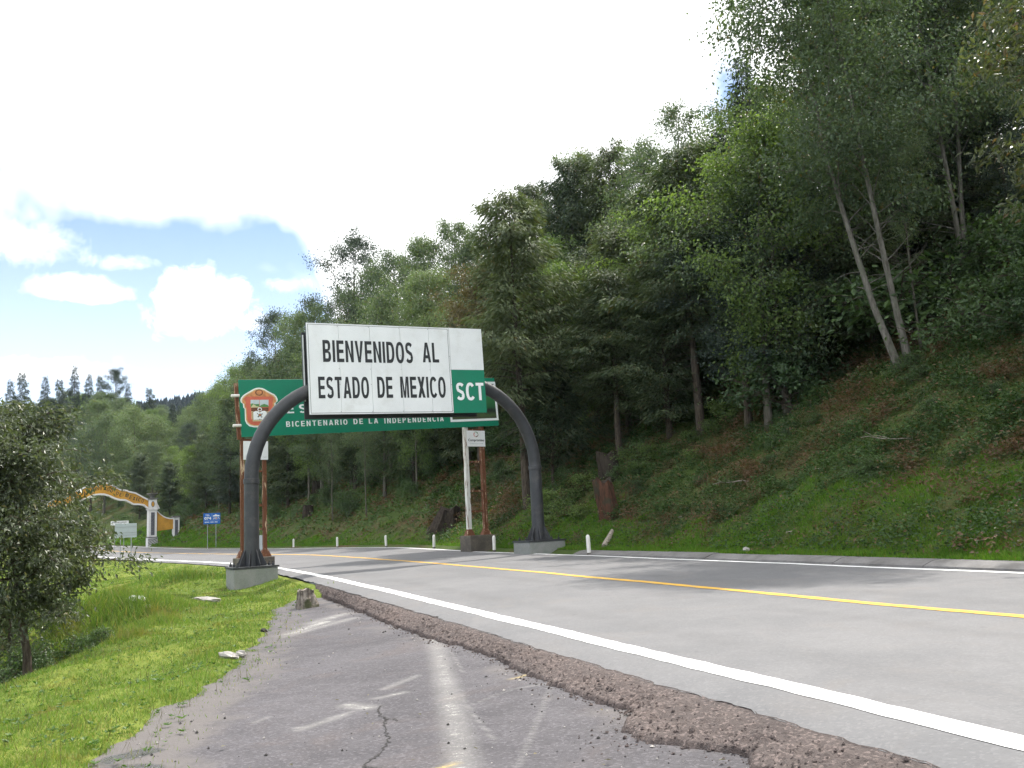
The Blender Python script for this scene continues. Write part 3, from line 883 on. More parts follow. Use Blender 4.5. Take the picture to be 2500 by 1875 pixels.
def broadleaf(seed, H=13., base=.35, R=3.2, nb=30, nleaf=14000, leaf=(.11, .06), stems=((0, 0, 0, 0),), trunk_r=.16, clump=.42, up=(.5, 1.1), top=.98, droop=.5, sub=5, bare=0, shape=None, bow=1.4):
    r = np.random.default_rng(seed)
    tv = TV(); C = []; Cd = []
    for (ox, oy, lx, ly) in stems:
        hh = H * r.uniform(.93, 1.0)
        k = 9; f = np.linspace(0, 1, k)
        P = np.stack([ox + lx * f ** bow + .10 * np.cumsum(r.normal(size=k)) * f, oy + ly * f ** bow + .10 * np.cumsum(r.normal(size=k)) * f, hh * f * .96 - .25 * (f == 0)], -1)
        tv.tube(P, trunk_r * (1.25 * (f < .02) + (f >= .02) * (1.0 - f * .93)) , 7)
        nbs = nb // len(stems)
        for i in range(nbs):
            fr = base + (top - base) * ((i + r.random()) / nbs)
            cf = (fr - base) / (1 - base)
            prof = shape(cf) if shape else (math.sin(math.pi * min(1, .12 + cf * .9)) ** .75 + .12)
            ln = R * prof * r.uniform(.55, 1.2)
            p0 = np.array([np.interp(fr, f, P[:, j]) for j in range(3)])
            az_ = i * 2.4 + r.uniform(-.5, .5)
            B = branch(r, p0, az_, r.uniform(*up), ln, 6, droop * .5)
            tv.tube(B, np.linspace(max(.014, trunk_r * .30 * (1.1 - fr)), .006, 7), 4)
            for q in range(sub):
                a = r.uniform(.3, 1.0); p1 = np.array([np.interp(a, np.linspace(0, 1, 7), B[:, j]) for j in range(3)])
                S2 = branch(r, p1, az_ + r.uniform(-1.5, 1.5), r.uniform(-.2, .8), ln * r.uniform(.22, .5), 3, droop)
                tv.tube(S2, [.010, .008, .006, .004], 3)
                for m in (1, 2, 3): C.append(S2[m]); Cd.append(S2[m] - S2[m - 1])
            for m in (3, 4, 5, 6): C.append(B[m]); Cd.append(B[m] - B[m - 1])
        for i in range(bare):
            fr = r.uniform(base * .4, base); p0 = np.array([np.interp(fr, f, P[:, j]) for j in range(3)])
            B = branch(r, p0, r.uniform(0, 6.28), r.uniform(.1, .9), R * r.uniform(.3, .7), 5, .2, .12)
            tv.tube(B, np.linspace(.022, .005, 6), 4)
    C = np.array(C); Cd = np.array(Cd)
    wgt = r.gamma(1.2, 1.0, len(C)); wgt /= wgt.sum()
    idx = r.choice(len(C), nleaf, p=wgt)
    P = C[idx] + r.normal(size=(nleaf, 3)) * clump * np.array([1, 1, .75]) * r.uniform(.35, 1.0, (nleaf, 1))
    D = rdir(r, nleaf) * .8 + Cd[idx] / (np.linalg.norm(Cd[idx], axis=1)[:, None] + 1e-6) * .5 + np.array([0, 0, -.35 - droop * .4])
    Nn = rdir(r, nleaf) + np.array([0, 0, .9])
    sz = r.uniform(.7, 1.3, nleaf)
    LV, LF = leaves_np(P, D, Nn, leaf[0] * sz, leaf[1] * sz, r)
    return tv, LV, LF

def conifer(seed, H=15., base=.25, R=2.6, nb=80, nleaf=14000, spray=(.36, .10), trunk_r=.2, droop=.5, up=.1, power=.8, dead=10, ragged=.35, width=.5):
    r = np.random.default_rng(seed)
    tv = TV(); k = 8; f = np.linspace(0, 1, k)
    P = np.stack([.08 * np.cumsum(r.normal(size=k)) * f, .08 * np.cumsum(r.normal(size=k)) * f, H * f - .3 * (f == 0)], -1)
    tv.tube(P, trunk_r * (1.02 - f * .98), 7)
    PP = []; DD = []; LL = []
    for i in range(nb):
        fr = base + (.985 - base) * (i + r.random()) / nb
        cf = (fr - base) / (1 - base)
        ln = R * ((1 - cf) ** power) * min(1, .45 + cf * 3.5) * r.uniform(1 - ragged, 1 + ragged) + .25
        p0 = np.array([np.interp(fr, f, P[:, j]) for j in range(3)])
        az_ = i * 2.399 + r.uniform(-.4, .4)
        B = branch(r, p0, az_, up + .5 * cf + r.uniform(-.15, .15), ln, 6, droop, .05)
        tv.tube(B, np.linspace(max(.02, .05 * (1 - cf)), .006, 7), 4)
        n = max(6, int(nleaf / nb * ln / (R * .62)))
        a = r.uniform(.12, 1.03, n) ** .8
        bp = np.stack([np.interp(a, np.linspace(0, 1, 7), B[:, j]) for j in range(3)], -1)
        side = np.array([-math.sin(az_), math.cos(az_), 0])
        off = r.normal(size=n) * width * (1.1 - a * .7) * min(1, ln * .6)
        bp = bp + side * off[:, None] + np.stack([np.zeros(n), np.zeros(n), -np.abs(r.normal(size=n)) * .10 - np.abs(off) * droop * .45], -1) + r.normal(size=(n, 3)) * np.array([.10, .10, .16])
        d = np.array([math.cos(az_), math.sin(az_), 0])[None] * .7 + side * np.sign(off)[:, None] * .6 + r.normal(size=(n, 3)) * .3 + np.array([0, 0, -.25 - droop * .5])
        PP.append(bp); DD.append(d); LL.append(np.full(n, 1.0))
    for i in range(dead):
        fr = r.uniform(base * .35, base * 1.15); p0 = np.array([np.interp(fr, f, P[:, j]) for j in range(3)])
        B = branch(r, p0, r.uniform(0, 6.28), r.uniform(-.2, .25), R * r.uniform(.35, .75), 5, .15, .10)
        tv.tube(B, np.linspace(.022, .005, 6), 4)
    Pn = np.vstack(PP); Dn = np.vstack(DD); n = len(Pn)
    sz = r.uniform(.6, 1.35, n)
    LV, LF = leaves_np(Pn, Dn, rdir(r, n) * .6 + np.array([0, 0, .9]), spray[0] * sz, spray[1] * sz, r, .1)
    return tv, LV, LF

PH = {}
def make_tree(name, gen, bark_m, leaf_m):
    tv, LV, LF = gen
    root = empty(name)
    V = np.vstack(tv.V); F = np.vstack(tv.F)
    mesh_np('trunk', V, F, bark_m, root, True)
    mesh_np('crown', LV, LF, leaf_m, root)
    PH[root] = float(max(LV[:, 2].max(), V[:, 2].max()))
    return root

PROTO = {
    'alder1': make_tree('alder_tree', broadleaf(101, 13, .26, 3.2, 40, 21000, (.135, .075), trunk_r=.16, bare=6, clump=.46), MAT['bark_mid'], MAT['alder_leaf']),
    'alder2': make_tree('alder_tree', broadleaf(102, 14, .18, 3.5, 44, 24000, (.135, .075), trunk_r=.17, clump=.48), MAT['bark_mid'], MAT['alder_leaf']),
    'alder3': make_tree('alder_tree', broadleaf(103, 12, .10, 3.2, 42, 22000, (.135, .075), trunk_r=.15, clump=.52), MAT['bark_mid'], MAT['alder_leaf']),
    'twin': make_tree('alder_tree', broadleaf(104, 15, .30, 3.0, 66, 42000, (.125, .07), stems=((-.12, 0, -2.2, .6), (.22, .05, -1.2, -.4)), trunk_r=.105, bare=10, clump=.5, bow=.72), MAT['bark_pale'], MAT['alder_leaf']),
    'bright1': make_tree('alder_tree', broadleaf(105, 12, .16, 2.9, 38, 18000, (.13, .072), trunk_r=.13, clump=.44), MAT['bark_mid'], MAT['bright_leaf']),
    'bright2': make_tree('alder_tree', broadleaf(106, 11, .22, 2.7, 34, 15000, (.13, .07), trunk_r=.12, clump=.40), MAT['bark_mid'], MAT['bright_leaf']),
    'sparse': make_tree('alder_tree', broadleaf(107, 14, .42, 2.8, 26, 8000, trunk_r=.11, clump=.36, bare=8, up=(.7, 1.25)), MAT['bark_mid'], MAT['alder_leaf']),
    'brown': make_tree('oak_tree', broadleaf(108, 10, .2, 2.8, 32, 14000, (.13, .07), trunk_r=.14, clump=.36), MAT['bark_dark'], MAT['brown_leaf']),
    'cyp1': make_tree('cypress_tree', conifer(201, 15, .34, 3.0, 80, 20000, (.30, .075), .22, .75, .45, .50, 26, .6, .75), MAT['bark_dark'], MAT['cypress_leaf']),
    'cyp2': make_tree('cypress_tree', conifer(202, 14, .10, 3.1, 84, 22000, (.30, .08), .20, .7, .6, .42, 8, .65, .8), MAT['bark_dark'], MAT['cypress_leaf']),
    'cyp3': make_tree('cypress_tree', conifer(203, 7, .22, 1.8, 60, 13000, (.22, .06), .08, .5, .6, .5, 8, .5, .55), MAT['bark_dark'], MAT['cypress_leaf']),
    'fir1': make_tree('fir_tree', conifer(204, 18, .12, 2.6, 96, 12000, (.40, .09), .2, .30, -.05, .9, 8, .35, .35), MAT['bark_dark'], MAT['fir_leaf']),
    'fir2': make_tree('fir_tree', conifer(205, 16, .25, 2.0, 64, 7000, (.42, .09), .18, .45, -.05, .75, 12, .5, .3), MAT['bark_dark'], MAT['fir_leaf']),
    'dark': make_tree('oak_tree', broadleaf(109, 14, .25, 3.3, 34, 17000, (.13, .075), trunk_r=.2, clump=.42), MAT['bark_dark'], MAT['fir_leaf']),
}
USED = set()
def plant(kind, x, y, H, label, group=None, rz=None, wide=1.0, z=None, cat='tree'):
    p = PROTO[kind]
    o = p if kind not in USED else copy_thing(p)
    USED.add(kind)
    k = H / PH[p]
    o.location = (x, y, (ground(x, y) if z is None else z) - .05)
    o.rotation_euler = (0, 0, rng.uniform(0, 6.28) if rz is None else rz)
    o.scale = (k * wide, k * wide, k)
    for key in ('label', 'category', 'group'):
        if key in o: del o[key]
    tag(o, label, cat, group)
    return o
PLACED = []
def plant_top(kind, px, d, top_py, label, group=None, wide=1.0, rz=None):
    """tree at distance d whose tip reaches a given height in view"""
    b = at_y(px, top_py, d)
    H = b[2] - ground(b[0], b[1])
    H = max(H, 4.0)
    k = H / PH[PROTO[kind]]
    wide = wide * min(1.35, max(.75, (1.0 / k) ** .6))
    PLACED.append((b[0], b[1]))
    return plant(kind, b[0], b[1], H, label, group, rz, wide)

# trees that stand out
x, y, z = ground_hit(2205, 885)
plant('twin', x, y, 16.5, 'twin-stemmed pale-barked alder leaning left at the edge of the right-hand wood', rz=0.0); PLACED.append((x, y))
x, y, z = ground_hit(2365, 722)
plant('twin', x, y, 16, 'pair of slim grey stems side by side at the upper right of the wood', rz=1.2); PLACED.append((x, y))
x, y, z = ground_hit(1955, 880)
plant('alder1', x, y, 10.5, 'dark-stemmed alder just left of the twin-stemmed pale alder', rz=2.0); PLACED.append((x, y))
x, y, z = ground_hit(2250, 860)
plant('sparse', x, y, 9, 'thin pale sapling just right of the twin-stemmed alder', rz=.4, wide=.7); PLACED.append((x, y))
x, y, z = ground_hit(1712, 1062)
plant('cyp1', x, y, 13.0, 'cypress with a bare brown trunk and dead twigs standing on the open slope', rz=.3, wide=1.1); PLACED.append((x, y))
x, y, z = ground_hit(1288, 1238)
plant('cyp1', x, y, 16.0, 'cypress with dead lower branches right behind the arch\'s right-hand pole', rz=1.9, wide=1.0); PLACED.append((x, y))
x, y, z = ground_hit(1352, 1205)
plant('cyp3', x, y, 6.6, 'small young cypress on a thin stem right of the white welcome board', rz=.8, wide=1.25); PLACED.append((x, y))
x, y, z = ground_hit(1018, 1215)
plant('bright2', x, y, 9.0, 'slender alder seen under the green sign, nearest its right-hand posts', rz=.8, wide=.8); PLACED.append((x, y))
x, y, z = ground_hit(895, 1265)
plant('sparse', x, y, 8.5, 'thin-stemmed sapling seen under the middle of the green sign', rz=.8, wide=.8); PLACED.append((x, y))
x, y, z = ground_hit(812, 1275)
plant('sparse', x, y, 8.5, 'thin dark sapling seen under the left half of the green sign', rz=2.8, wide=.8); PLACED.append((x, y))
plant_top('fir1', 1803, 46, 128, 'tall dark fir poking above the skyline left of the big right-hand alders', wide=.85)
plant_top('fir2', 1735, 47, 300, 'small dark fir tip just left of the tall skyline fir', wide=.8)
plant_top('dark', 862, 92, 545, 'lone dark rounded tree standing above the skyline left of centre', wide=1.05)
plant_top('sparse', 1640, 48, 215, 'thin see-through alder on the skyline left of the tall fir', wide=1.15)
plant_top('bright1', 1800, 33, 260, 'bright green alder in front of the tall skyline fir', wide=1.15)
plant_top('bright1', 1590, 42, 470, 'sunlit yellow-green alder in the middle of the right-hand wood', wide=1.0)
plant_top('bright2', 1360, 46, 625, 'sunlit light green alder to the upper right of the welcome board')
plant_top('brown', 1150, 56, 640, 'brownish leafed tree above the welcome board\'s right end')
plant_top('dark', 670, 104, 740, 'ragged dark tree on the skyline above the green sign\'s left end', wide=.9)

SKYX = [-100, 0, 100, 250, 300, 340, 480, 520, 560, 620, 680, 740, 800, 950, 1100, 1250, 1300, 1480, 1560, 1650, 1800, 1900, 2600]
SKYY = [930, 925, 935, 940, 950, 975, 975, 915, 880, 850, 770, 730, 690, 600, 530, 540, 450, 340, 330, 260, 200, -50, -600]
RANK = {}
G1 = 'trees of the hillside wood'
LAB = {'a': 'green leafy alder crowded in the hillside wood above the road', 'c': 'dark feathery cypress crowded in the hillside wood above the road', 'f': 'dark pointed fir in the hillside wood above the road', 'b': 'light green alder crowded in the hillside wood above the road', 'o': 'brownish broadleaf tree in the hillside wood above the road', 'd': 'dark rounded tree in the hillside wood above the road'}
def lab(kind): return LAB[{'alder1': 'a', 'alder2': 'a', 'alder3': 'a', 'sparse': 'a', 'twin': 'a', 'bright1': 'b', 'bright2': 'b', 'cyp1': 'c', 'cyp2': 'c', 'cyp3': 'c', 'fir1': 'f', 'fir2': 'f', 'brown': 'o', 'dark': 'd'}[kind]]
for kind, px, d, tp in (('alder2', 2075, 37, -140), ('alder1', 2080, 36, -210), ('alder2', 2260, 37, -260), ('alder1', 2440, 36, -260), ('alder3', 2010, 40, 10), ('alder2', 2150, 44, -200), ('alder3', 2350, 44, -200), ('dark', 2040, 48, -60), ('dark', 2300, 34, -60), ('cyp2', 2180, 38, 150),
                        ('alder2', 1560, 58, 335), ('cyp2', 1480, 62, 335), ('alder2', 1420, 66, 350), ('cyp2', 1385, 64, 365), ('cyp1', 1300, 70, 435), ('cyp2', 1245, 70, 520),
                        ('alder2', 1110, 76, 522), ('alder3', 1165, 74, 560), ('alder1', 1040, 78, 560), ('alder2', 960, 84, 600), ('alder3', 905, 88, 620), ('alder2', 845, 92, 690), ('alder3', 780, 96, 705), ('alder1', 725, 100, 740), ('alder3', 620, 112, 850), ('bright1', 575, 118, 880), ('alder3', 545, 126, 915),
                        ('cyp2', 1500, 44, 540), ('cyp2', 1430, 48, 600), ('cyp1', 1230, 56, 590), ('cyp2', 1205, 62, 610), ('alder2', 1050, 64, 640), ('alder3', 940, 70, 690), ('bright2', 1330, 58, 560), ('alder3', 1560, 50, 430), ('cyp2', 1650, 44, 430), ('alder2', 1700, 48, 330), ('alder3', 1820, 36, 330), ('bright1', 1790, 38, 400), ('cyp2', 1600, 38, 620), ('cyp1', 1480, 40, 650), ('alder3', 1850, 33, 300), ('dark', 1780, 34, 520), ('dark', 1930, 34, 430), ('cyp2', 2080, 33, 420), ('dark', 2180, 36, 330), ('cyp2', 2320, 34, 300), ('dark', 2430, 32, 250),
                        ('cyp2', 1130, 58, 760), ('alder3', 850, 74, 760), ('alder2', 780, 80, 800), ('alder3', 720, 86, 810), ('cyp2', 680, 90, 850), ('alder3', 640, 96, 880), ('cyp2', 585, 104, 930), ('alder2', 560, 108, 960),
                        ('cyp2', 1000, 62, 830), ('alder3', 930, 66, 880), ('cyp2', 860, 72, 900), ('alder3', 800, 76, 930), ('bright2', 750, 80, 920), ('cyp2', 700, 84, 950), ('alder3', 650, 88, 960), ('fir1', 560, 100, 1000)):
    RANK.setdefault((lab(kind), 'skyline' if tp < np.interp(px, SKYX, SKYY) + 75 else ('upper' if d > 55 else 'lower')), []).append((px, plant_top(kind, px, d, tp, lab(kind), G1)))
ORDN = ['leftmost', 'second from left', 'third from left', 'fourth from left', 'fifth from left', 'sixth from left', 'seventh from left', 'eighth from left', 'ninth from left', 'tenth from left', 'eleventh from left', 'twelfth from left', 'thirteenth from left', 'fourteenth from left', 'fifteenth from left', 'sixteenth from left', 'seventeenth from left', 'eighteenth from left', 'nineteenth from left', 'twentieth from left']
for (lb_, row), lst in RANK.items():
    nm_ = lb_.split(' in the ')[0].replace(' crowded', '')
    for i, (px, o) in enumerate(sorted(lst, key=lambda q: q[0])):
        where = {'skyline': 'along the hill\'s wooded skyline', 'upper': 'in the wood below the skyline', 'lower': 'near the front of the hillside wood'}[row]
        o['label'] = (nm_ + ' ' + where + ((', ' + ORDN[i]) if len(lst) > 1 else ''))

# the rest of the wood: behind, and round the head of the valley beyond the gateway
kinds = ['alder1', 'alder2', 'alder3', 'cyp2', 'bright1', 'bright2', 'fir1', 'dark', 'alder3', 'cyp2', 'alder2', 'alder3']
LFAR = {k: v.replace('hillside wood above the road', 'far wood behind the gateway') for k, v in LAB.items()}
def filler(n, s0, s1, q0, q1, gap, hmin, hmax, far):
    made = 0; m = n * 40
    Sc = rng.uniform(s0, s1, m); Qc = q0 + (q1 - q0) * rng.random(m) ** 1.3
    Xc, Yc = spt(Sc, TOE + Qc); Zc = ground(Xc, Yc)
    for x, y, zg in zip(Xc.tolist(), Yc.tolist(), Zc.tolist()):
        if made >= n: break
        if y < 20: continue
        p = (np.array([x, y, zg + 8]) - np.array([0, 0, CAM_Z])); wv = p @ _f; u = 1250 + FPX * (p @ _rt) / wv
        if not (-60 < u < 2560): continue
        if any((x - a) ** 2 + (y - b) ** 2 < gap * gap for a, b in PLACED): continue
        Ht = rng.uniform(hmin, hmax)
        lim = np.interp(u, SKYX, SKYY)
        while Ht > 4:
            v_ = np.array([x, y, zg + Ht - CAM_Z]); q_ = v_ @ _f
            if 937.5 - FPX * (v_ @ _up) / q_ > lim + rng.uniform(0, 40): break
            Ht -= 1.0
        if Ht < 4.5: continue
        PLACED.append((x, y)); made += 1
        kind = kinds[rng.integers(len(kinds))]
        L = (LFAR if far else LAB)
        key = {'alder1': 'a', 'alder2': 'a', 'alder3': 'a', 'bright1': 'b', 'bright2': 'b', 'cyp1': 'c', 'cyp2': 'c', 'fir1': 'f', 'dark': 'd'}[kind]
        plant(kind, x, y, Ht, L[key], 'trees of the far wood' if far else G1, wide=rng.uniform(.95, 1.25), z=zg)
filler(26, 45, 110, 14, 40, 4.2, 10, 14, False)
filler(90, 112, 180, 8, 40, 4.0, 8, 12, True)
filler(190, 150, 330, 9, 110, 4.6, 12, 20, True)
for i, (px, tp, d) in enumerate(((28, 915, 172), (60, 895, 172), (115, 905, 176), (150, 912, 180), (180, 880, 176), (215, 900, 178), (250, 905, 180), (285, 880, 172), (310, 930, 170), (370, 935, 165))):
    plant_top(['fir1', 'fir2', 'fir1', 'fir2', 'fir1', 'fir1', 'fir2', 'dark', 'fir1', 'fir2'][i], px, d + 40, tp + 8, 'dark pointed fir on the left skyline above the far wood, ' + ORDN[i] if i != 7 else 'bushy dark tree topping the left skyline firs', 'firs on the left skyline' if i != 7 else None)

# the glossy trees by the ravine on the left
def lens(cf): return float(np.interp(cf, [0, .12, .35, .6, .85, 1.0], [.45, .8, 1.0, .88, .58, .2]))
g = broadleaf(301, 5.15, .28, 1.75, 50, 24000, (.095, .040), trunk_r=.075, clump=.22, up=(.0, .9), droop=.55, sub=6, shape=lens)
LT = make_tree('glossy_leaved_tree', g, MAT['bark_dark'], MAT['glossy_leaf'])
x, y = -8.35, 15.4
LT.location = (x, y, ground(x, y) - .05)
tag(LT, 'glossy dark-leaved tree on a stout trunk at the ravine edge, nearest on the left', 'tree')
g = broadleaf(302, 4.4, .30, 1.5, 36, 11000, (.095, .040), trunk_r=.05, clump=.25, up=(.0, .9), droop=.55, sub=6, shape=lens)
LT2 = make_tree('glossy_leaved_tree', g, MAT['bark_dark'], MAT['glossy_leaf'])
x, y = -8.55, 14.7
LT2.location = (x - .1, y, ground(x, y) - .05)
tag(LT2, 'thin-trunked glossy tree at the left edge, beside the stouter trunk', 'tree')
g = broadleaf(303, 4.4, .10, 1.6, 34, 10000, (.095, .040), trunk_r=.05, clump=.26, up=(.0, .9), droop=.6, sub=5, shape=lens)
LT3 = make_tree('glossy_leaved_tree', g, MAT['bark_dark'], MAT['glossy_leaf'])
x, y = -10.3, 18.3
LT3.location = (x, y, ground(x, y) - .05)
tag(LT3, 'low glossy tree behind the two trunks at the left edge', 'tree')
# branch end of a large-leaved tree reaching in at the upper right
g = broadleaf(304, 11, .30, 2.9, 40, 11000, (.21, .085), trunk_r=.2, clump=.34, up=(.2, .9), droop=.5, sub=5)
RT = make_tree('large_leaved_tree', g, MAT['bark_dark'], MAT['near_leaf'])
x, y = 15.6, 21.0
RT.location = (x, y, ground(x, y) - .05)
tag(RT, 'large-leaved brownish tree reaching in at the right edge of the frame', 'tree')

# shrubs and saplings under the wood
def bushy(seed, H, R, nl, leaf, lm, clump=.2):
    g = broadleaf(seed, H, .06, R, 26, nl, leaf, trunk_r=.03, clump=clump, up=(.1, 1.2), droop=.4, sub=4, shape=lambda c: (1 - c) ** .5 + .25)
    root = empty('shrub')
    tv, LV, LF = g
    mesh_np('stem', np.vstack(tv.V), np.vstack(tv.F), MAT['bark_dark'], root, True)
    mesh_np('foliage', LV, LF, lm, root)
    PH[root] = float(LV[:, 2].max())
    return root
PROTO['bush1'] = bushy(401, 1.5, .9, 2600, (.10, .06), MAT['shrub_leaf'])
PROTO['bush2'] = bushy(402, 1.0, .75, 1800, (.09, .05), MAT['shrub_leaf'])
PROTO['bush4'] = bushy(404, .8, .8, 1500, (.10, .07), MAT['bright_leaf'], .2)
PROTO['bush3'] = bushy(403, 2.2, 1.1, 3200, (.11, .065), MAT['shrub_leaf'], .26)
def shrubs(n, s0, s1, q0, q1, hs, label, group, names=('bush1', 'bush2', 'bush3')):
    for i in range(n):
        s = rng.uniform(s0, s1); q = rng.uniform(q0, q1); x, y = spt(s, TOE + q)
        k = names[rng.integers(len(names))]
        plant(k, float(x), float(y), rng.uniform(*hs), label, group, wide=rng.uniform(.9, 1.4), cat='shrub')
shrubs(100, 36, 84, 8, 19, (1.2, 3.6), 'dark green shrub in the undergrowth at the foot of the wood', 'undergrowth shrubs')
shrubs(50, 56, 115, 4, 14, (.6, 2.2), 'low green shrub on the bank behind the signs', 'bank shrubs')
shrubs(70, 31, 60, 3, 12, (.25, .9), 'small leafy clump on the open right-hand slope', 'slope clumps', ('bush2',))
shrubs(30, 110, 190, 2, 14, (1.0, 3.0), 'green shrub on the slope behind the gateway', 'gateway shrubs')
for i, (x, y, h) in enumerate(((-9.3, 17.2, .9), (-8.9, 18.2, .7), (-10.2, 20.0, .8), (-10.8, 17.0, 1.5), (-11.5, 18.6, 1.2), (-9.6, 15.0, .6), (-7.9, 17.0, .5), (-11.0, 22.0, .9), (-12.6, 22.0, 1.0), (-13.6, 25.0, .8), (-8.4, 13.2, .5), (-9.2, 13.0, .7), (-12.5, 19.5, 1.6), (-14, 24, 1.4))):
    plant(['bush1', 'bush2'][i % 2], x, y, h, 'low leafy shrub in the ravine under the left-hand trees', 'ravine shrubs', wide=1.3, cat='shrub')

for i, (px, py, h) in enumerate(((1860, 935, .9), (1825, 985, .8), (1780, 1020, .8), (1740, 1055, .7), (1690, 1085, .8), (1640, 1110, .7), (1590, 1125, .8), (1545, 1130, .9), (1430, 1190, .9), (1400, 1225, .8), (1375, 1260, .8), (1345, 1290, .7), (1325, 1262, .7), (1355, 1240, .9), (1415, 1265, .7), (1700, 1125, .6), (1560, 1160, .7), (1980, 960, .8), (1930, 990, .7))):
    x, y, z = ground_hit(px, py)
    plant('bush4', x, y, h * rng.uniform(.8, 1.2), 'pale green creeper clump on the slope between the arch and the bare cypress', 'creeper clumps', wide=rng.uniform(1.0, 1.6), cat='shrub')

# grass and herbs: nobody could count them
def polar(n, a0, a1, d0, d1, r):
    a = r.uniform(a0, a1, n); d = np.exp(r.uniform(math.log(d0), math.log(d1), n))
    return d * np.sin(a), d * np.cos(a), d
def blades(name, x, y, d, h, wd, mat, label, cat, r, lean=.5):
    z = ground(x, y); n = len(x)
    a = r.uniform(0, 6.28, n); l = r.uniform(.1, lean, n)
    D = np.stack([np.cos(a) * l, np.sin(a) * l, np.ones(n)], -1)
    b = r.uniform(0, 6.28, n); S = np.stack([np.cos(b), np.sin(b), np.zeros(n)], -1) * (wd / 2)[:, None]
    P = np.stack([x, y, z - .008], -1)
    V = np.stack([P - S, P + S, P + D * h[:, None]], 1).reshape(-1, 3)
    o = mesh_np(name, V, np.arange(n * 3).reshape(-1, 3), mat)
    return tag(o, label, cat, kind='stuff')
r = np.random.default_rng(77)
x, y, d = polar(420000, -.62, .02, 5.5, 75, r)
s, t = st(x, y)
ge = grass_edge(s, x, y) + .16 * np.abs(r.normal(size=len(x))) - .05 - .45 * (r.random(len(x)) < .035)
g_ = ridge_dist(x, y)
k = (-t > np.where(s < 48, ge, .8)) & (g_ < 9) & ((d < 45) | (r.random(len(x)) < .6))
x, y, d, t, ge = x[k], y[k], d[k], t[k], ge[k]
tall = .6 + .5 * np.clip(fnoise(x, y, 1.6, 81) + .3, 0, 1.6) + 1.2 * sstep(ridge_dist(x, y), -.3, 1.5)
for mx, my, r_ in ((-9.3, 20.2, 1.4), (-8.2, 20.0, .6), (-7.6, 18.6, .5), (-12.0, 31, 1.2), (-10.8, 30.2, 1.0), (-11.4, 26.5, .8), (-7.0, 16.0, .35), (-6.8, 22.5, .4)):
    tall = tall + 3.2 * np.exp(-((x - mx) ** 2 + (y - my) ** 2) / r_ ** 2)
h = r.uniform(.025, .06, len(x)) * tall * (1 + d / 60)
blades('verge_grass', x, y, d, h, r.uniform(.006, .011, len(x)) * np.maximum(1, d / 9), MAT['grass_blade'], 'short bright green grass of the left-hand verge', 'grass', r, .9)
# weeds, dry stalks and specks of blossom in the turf
def verge_weeds():
    r = np.random.default_rng(88)
    x, y, d = polar(4200, -.62, .0, 5.8, 40, r); s, t = st(x, y)
    k = (-t > np.where(s < 48, grass_edge(s, x, y) - .15, 1.0)) & (r.random(len(x)) < np.clip(.5 + .9 * fnoise(x, y, 2.4, 89), .05, 1))
    x, y, d = x[k], y[k], d[k]; m = len(x); per = 6
    P = np.repeat(np.stack([x, y, ground(x, y) + .02], -1), per, 0)
    a = r.uniform(0, 6.28, m * per)
    D = np.stack([np.cos(a), np.sin(a), r.uniform(.2, .9, m * per)], -1)
    sz = np.repeat(r.uniform(.025, .06, m) * np.maximum(1, d / 16), per) * r.uniform(.7, 1.3, m * per)
    V, F = leaves_np(P, D, rdir(r, m * per) * .4 + np.array([0, 0, 1]), sz, sz * .5, r)
    tag(mesh_np('verge_weeds', V, F, MAT['weed_leaf']), 'small leafy weeds dotted through the left-hand verge', 'weeds', kind='stuff')
    x, y, d = polar(5000, -.62, .0, 5.8, 35, r); s, t = st(x, y); k = (-t > np.where(s < 48, grass_edge(s, x, y) - .1, 1.0)); x, y, d = x[k], y[k], d[k]
    blades('dry_stalks', x, y, d, r.uniform(.08, .2, len(x)), r.uniform(.003, .006, len(x)) * np.maximum(1, d / 9), MAT['brown_leaf'], 'dry stalks standing in the left-hand verge grass', 'grass', r, .7)
verge_weeds()
def grass_lim(s, x, y):
    return np.interp(s, [20, 31, 36, 42, 46, 50, 56, 62, 70, 95, 150], [5.0, 5.0, 5.6, 3.8, 2.4, 1.5, 3.6, 3.2, 1.8, 2.2, 4.8]) + 1.5 * fnoise(x, y, 5, 82) + .5 * fnoise(x, y, 1.4, 84)
for nm_, n_, s0_, s1_, lb_ in (('bank_grass', 420000, 27, 60, 'longer green grass along the foot of the right-hand slope'), ('bank_grass', 200000, 60, 165, 'sunlit grass along the foot of the bank behind the signs')):
    s = s0_ + (s1_ - s0_) * r.random(n_) ** (1.0 if s1_ < 70 else 1.3); q = 8.0 * r.random(n_) ** 1.2
    x, y = spt(s, TOE + q)
    lim = grass_lim(s, x, y)
    k = (q < lim) & (r.random(n_) < np.interp(q - lim, [-1.0, 0], [1, .2]))
    x, y = x[k], y[k]; d = np.hypot(x, y)
    blades(nm_, x, y, d, r.uniform(.06, .17, len(x)) * (.75 + .5 * np.clip(fnoise(x, y, 2, 83), -.5, 1)) * np.maximum(1, d / 55), r.uniform(.010, .018, len(x)) * np.maximum(1, d / 22), MAT['bank_grass'], lb_, 'grass', r, .8)
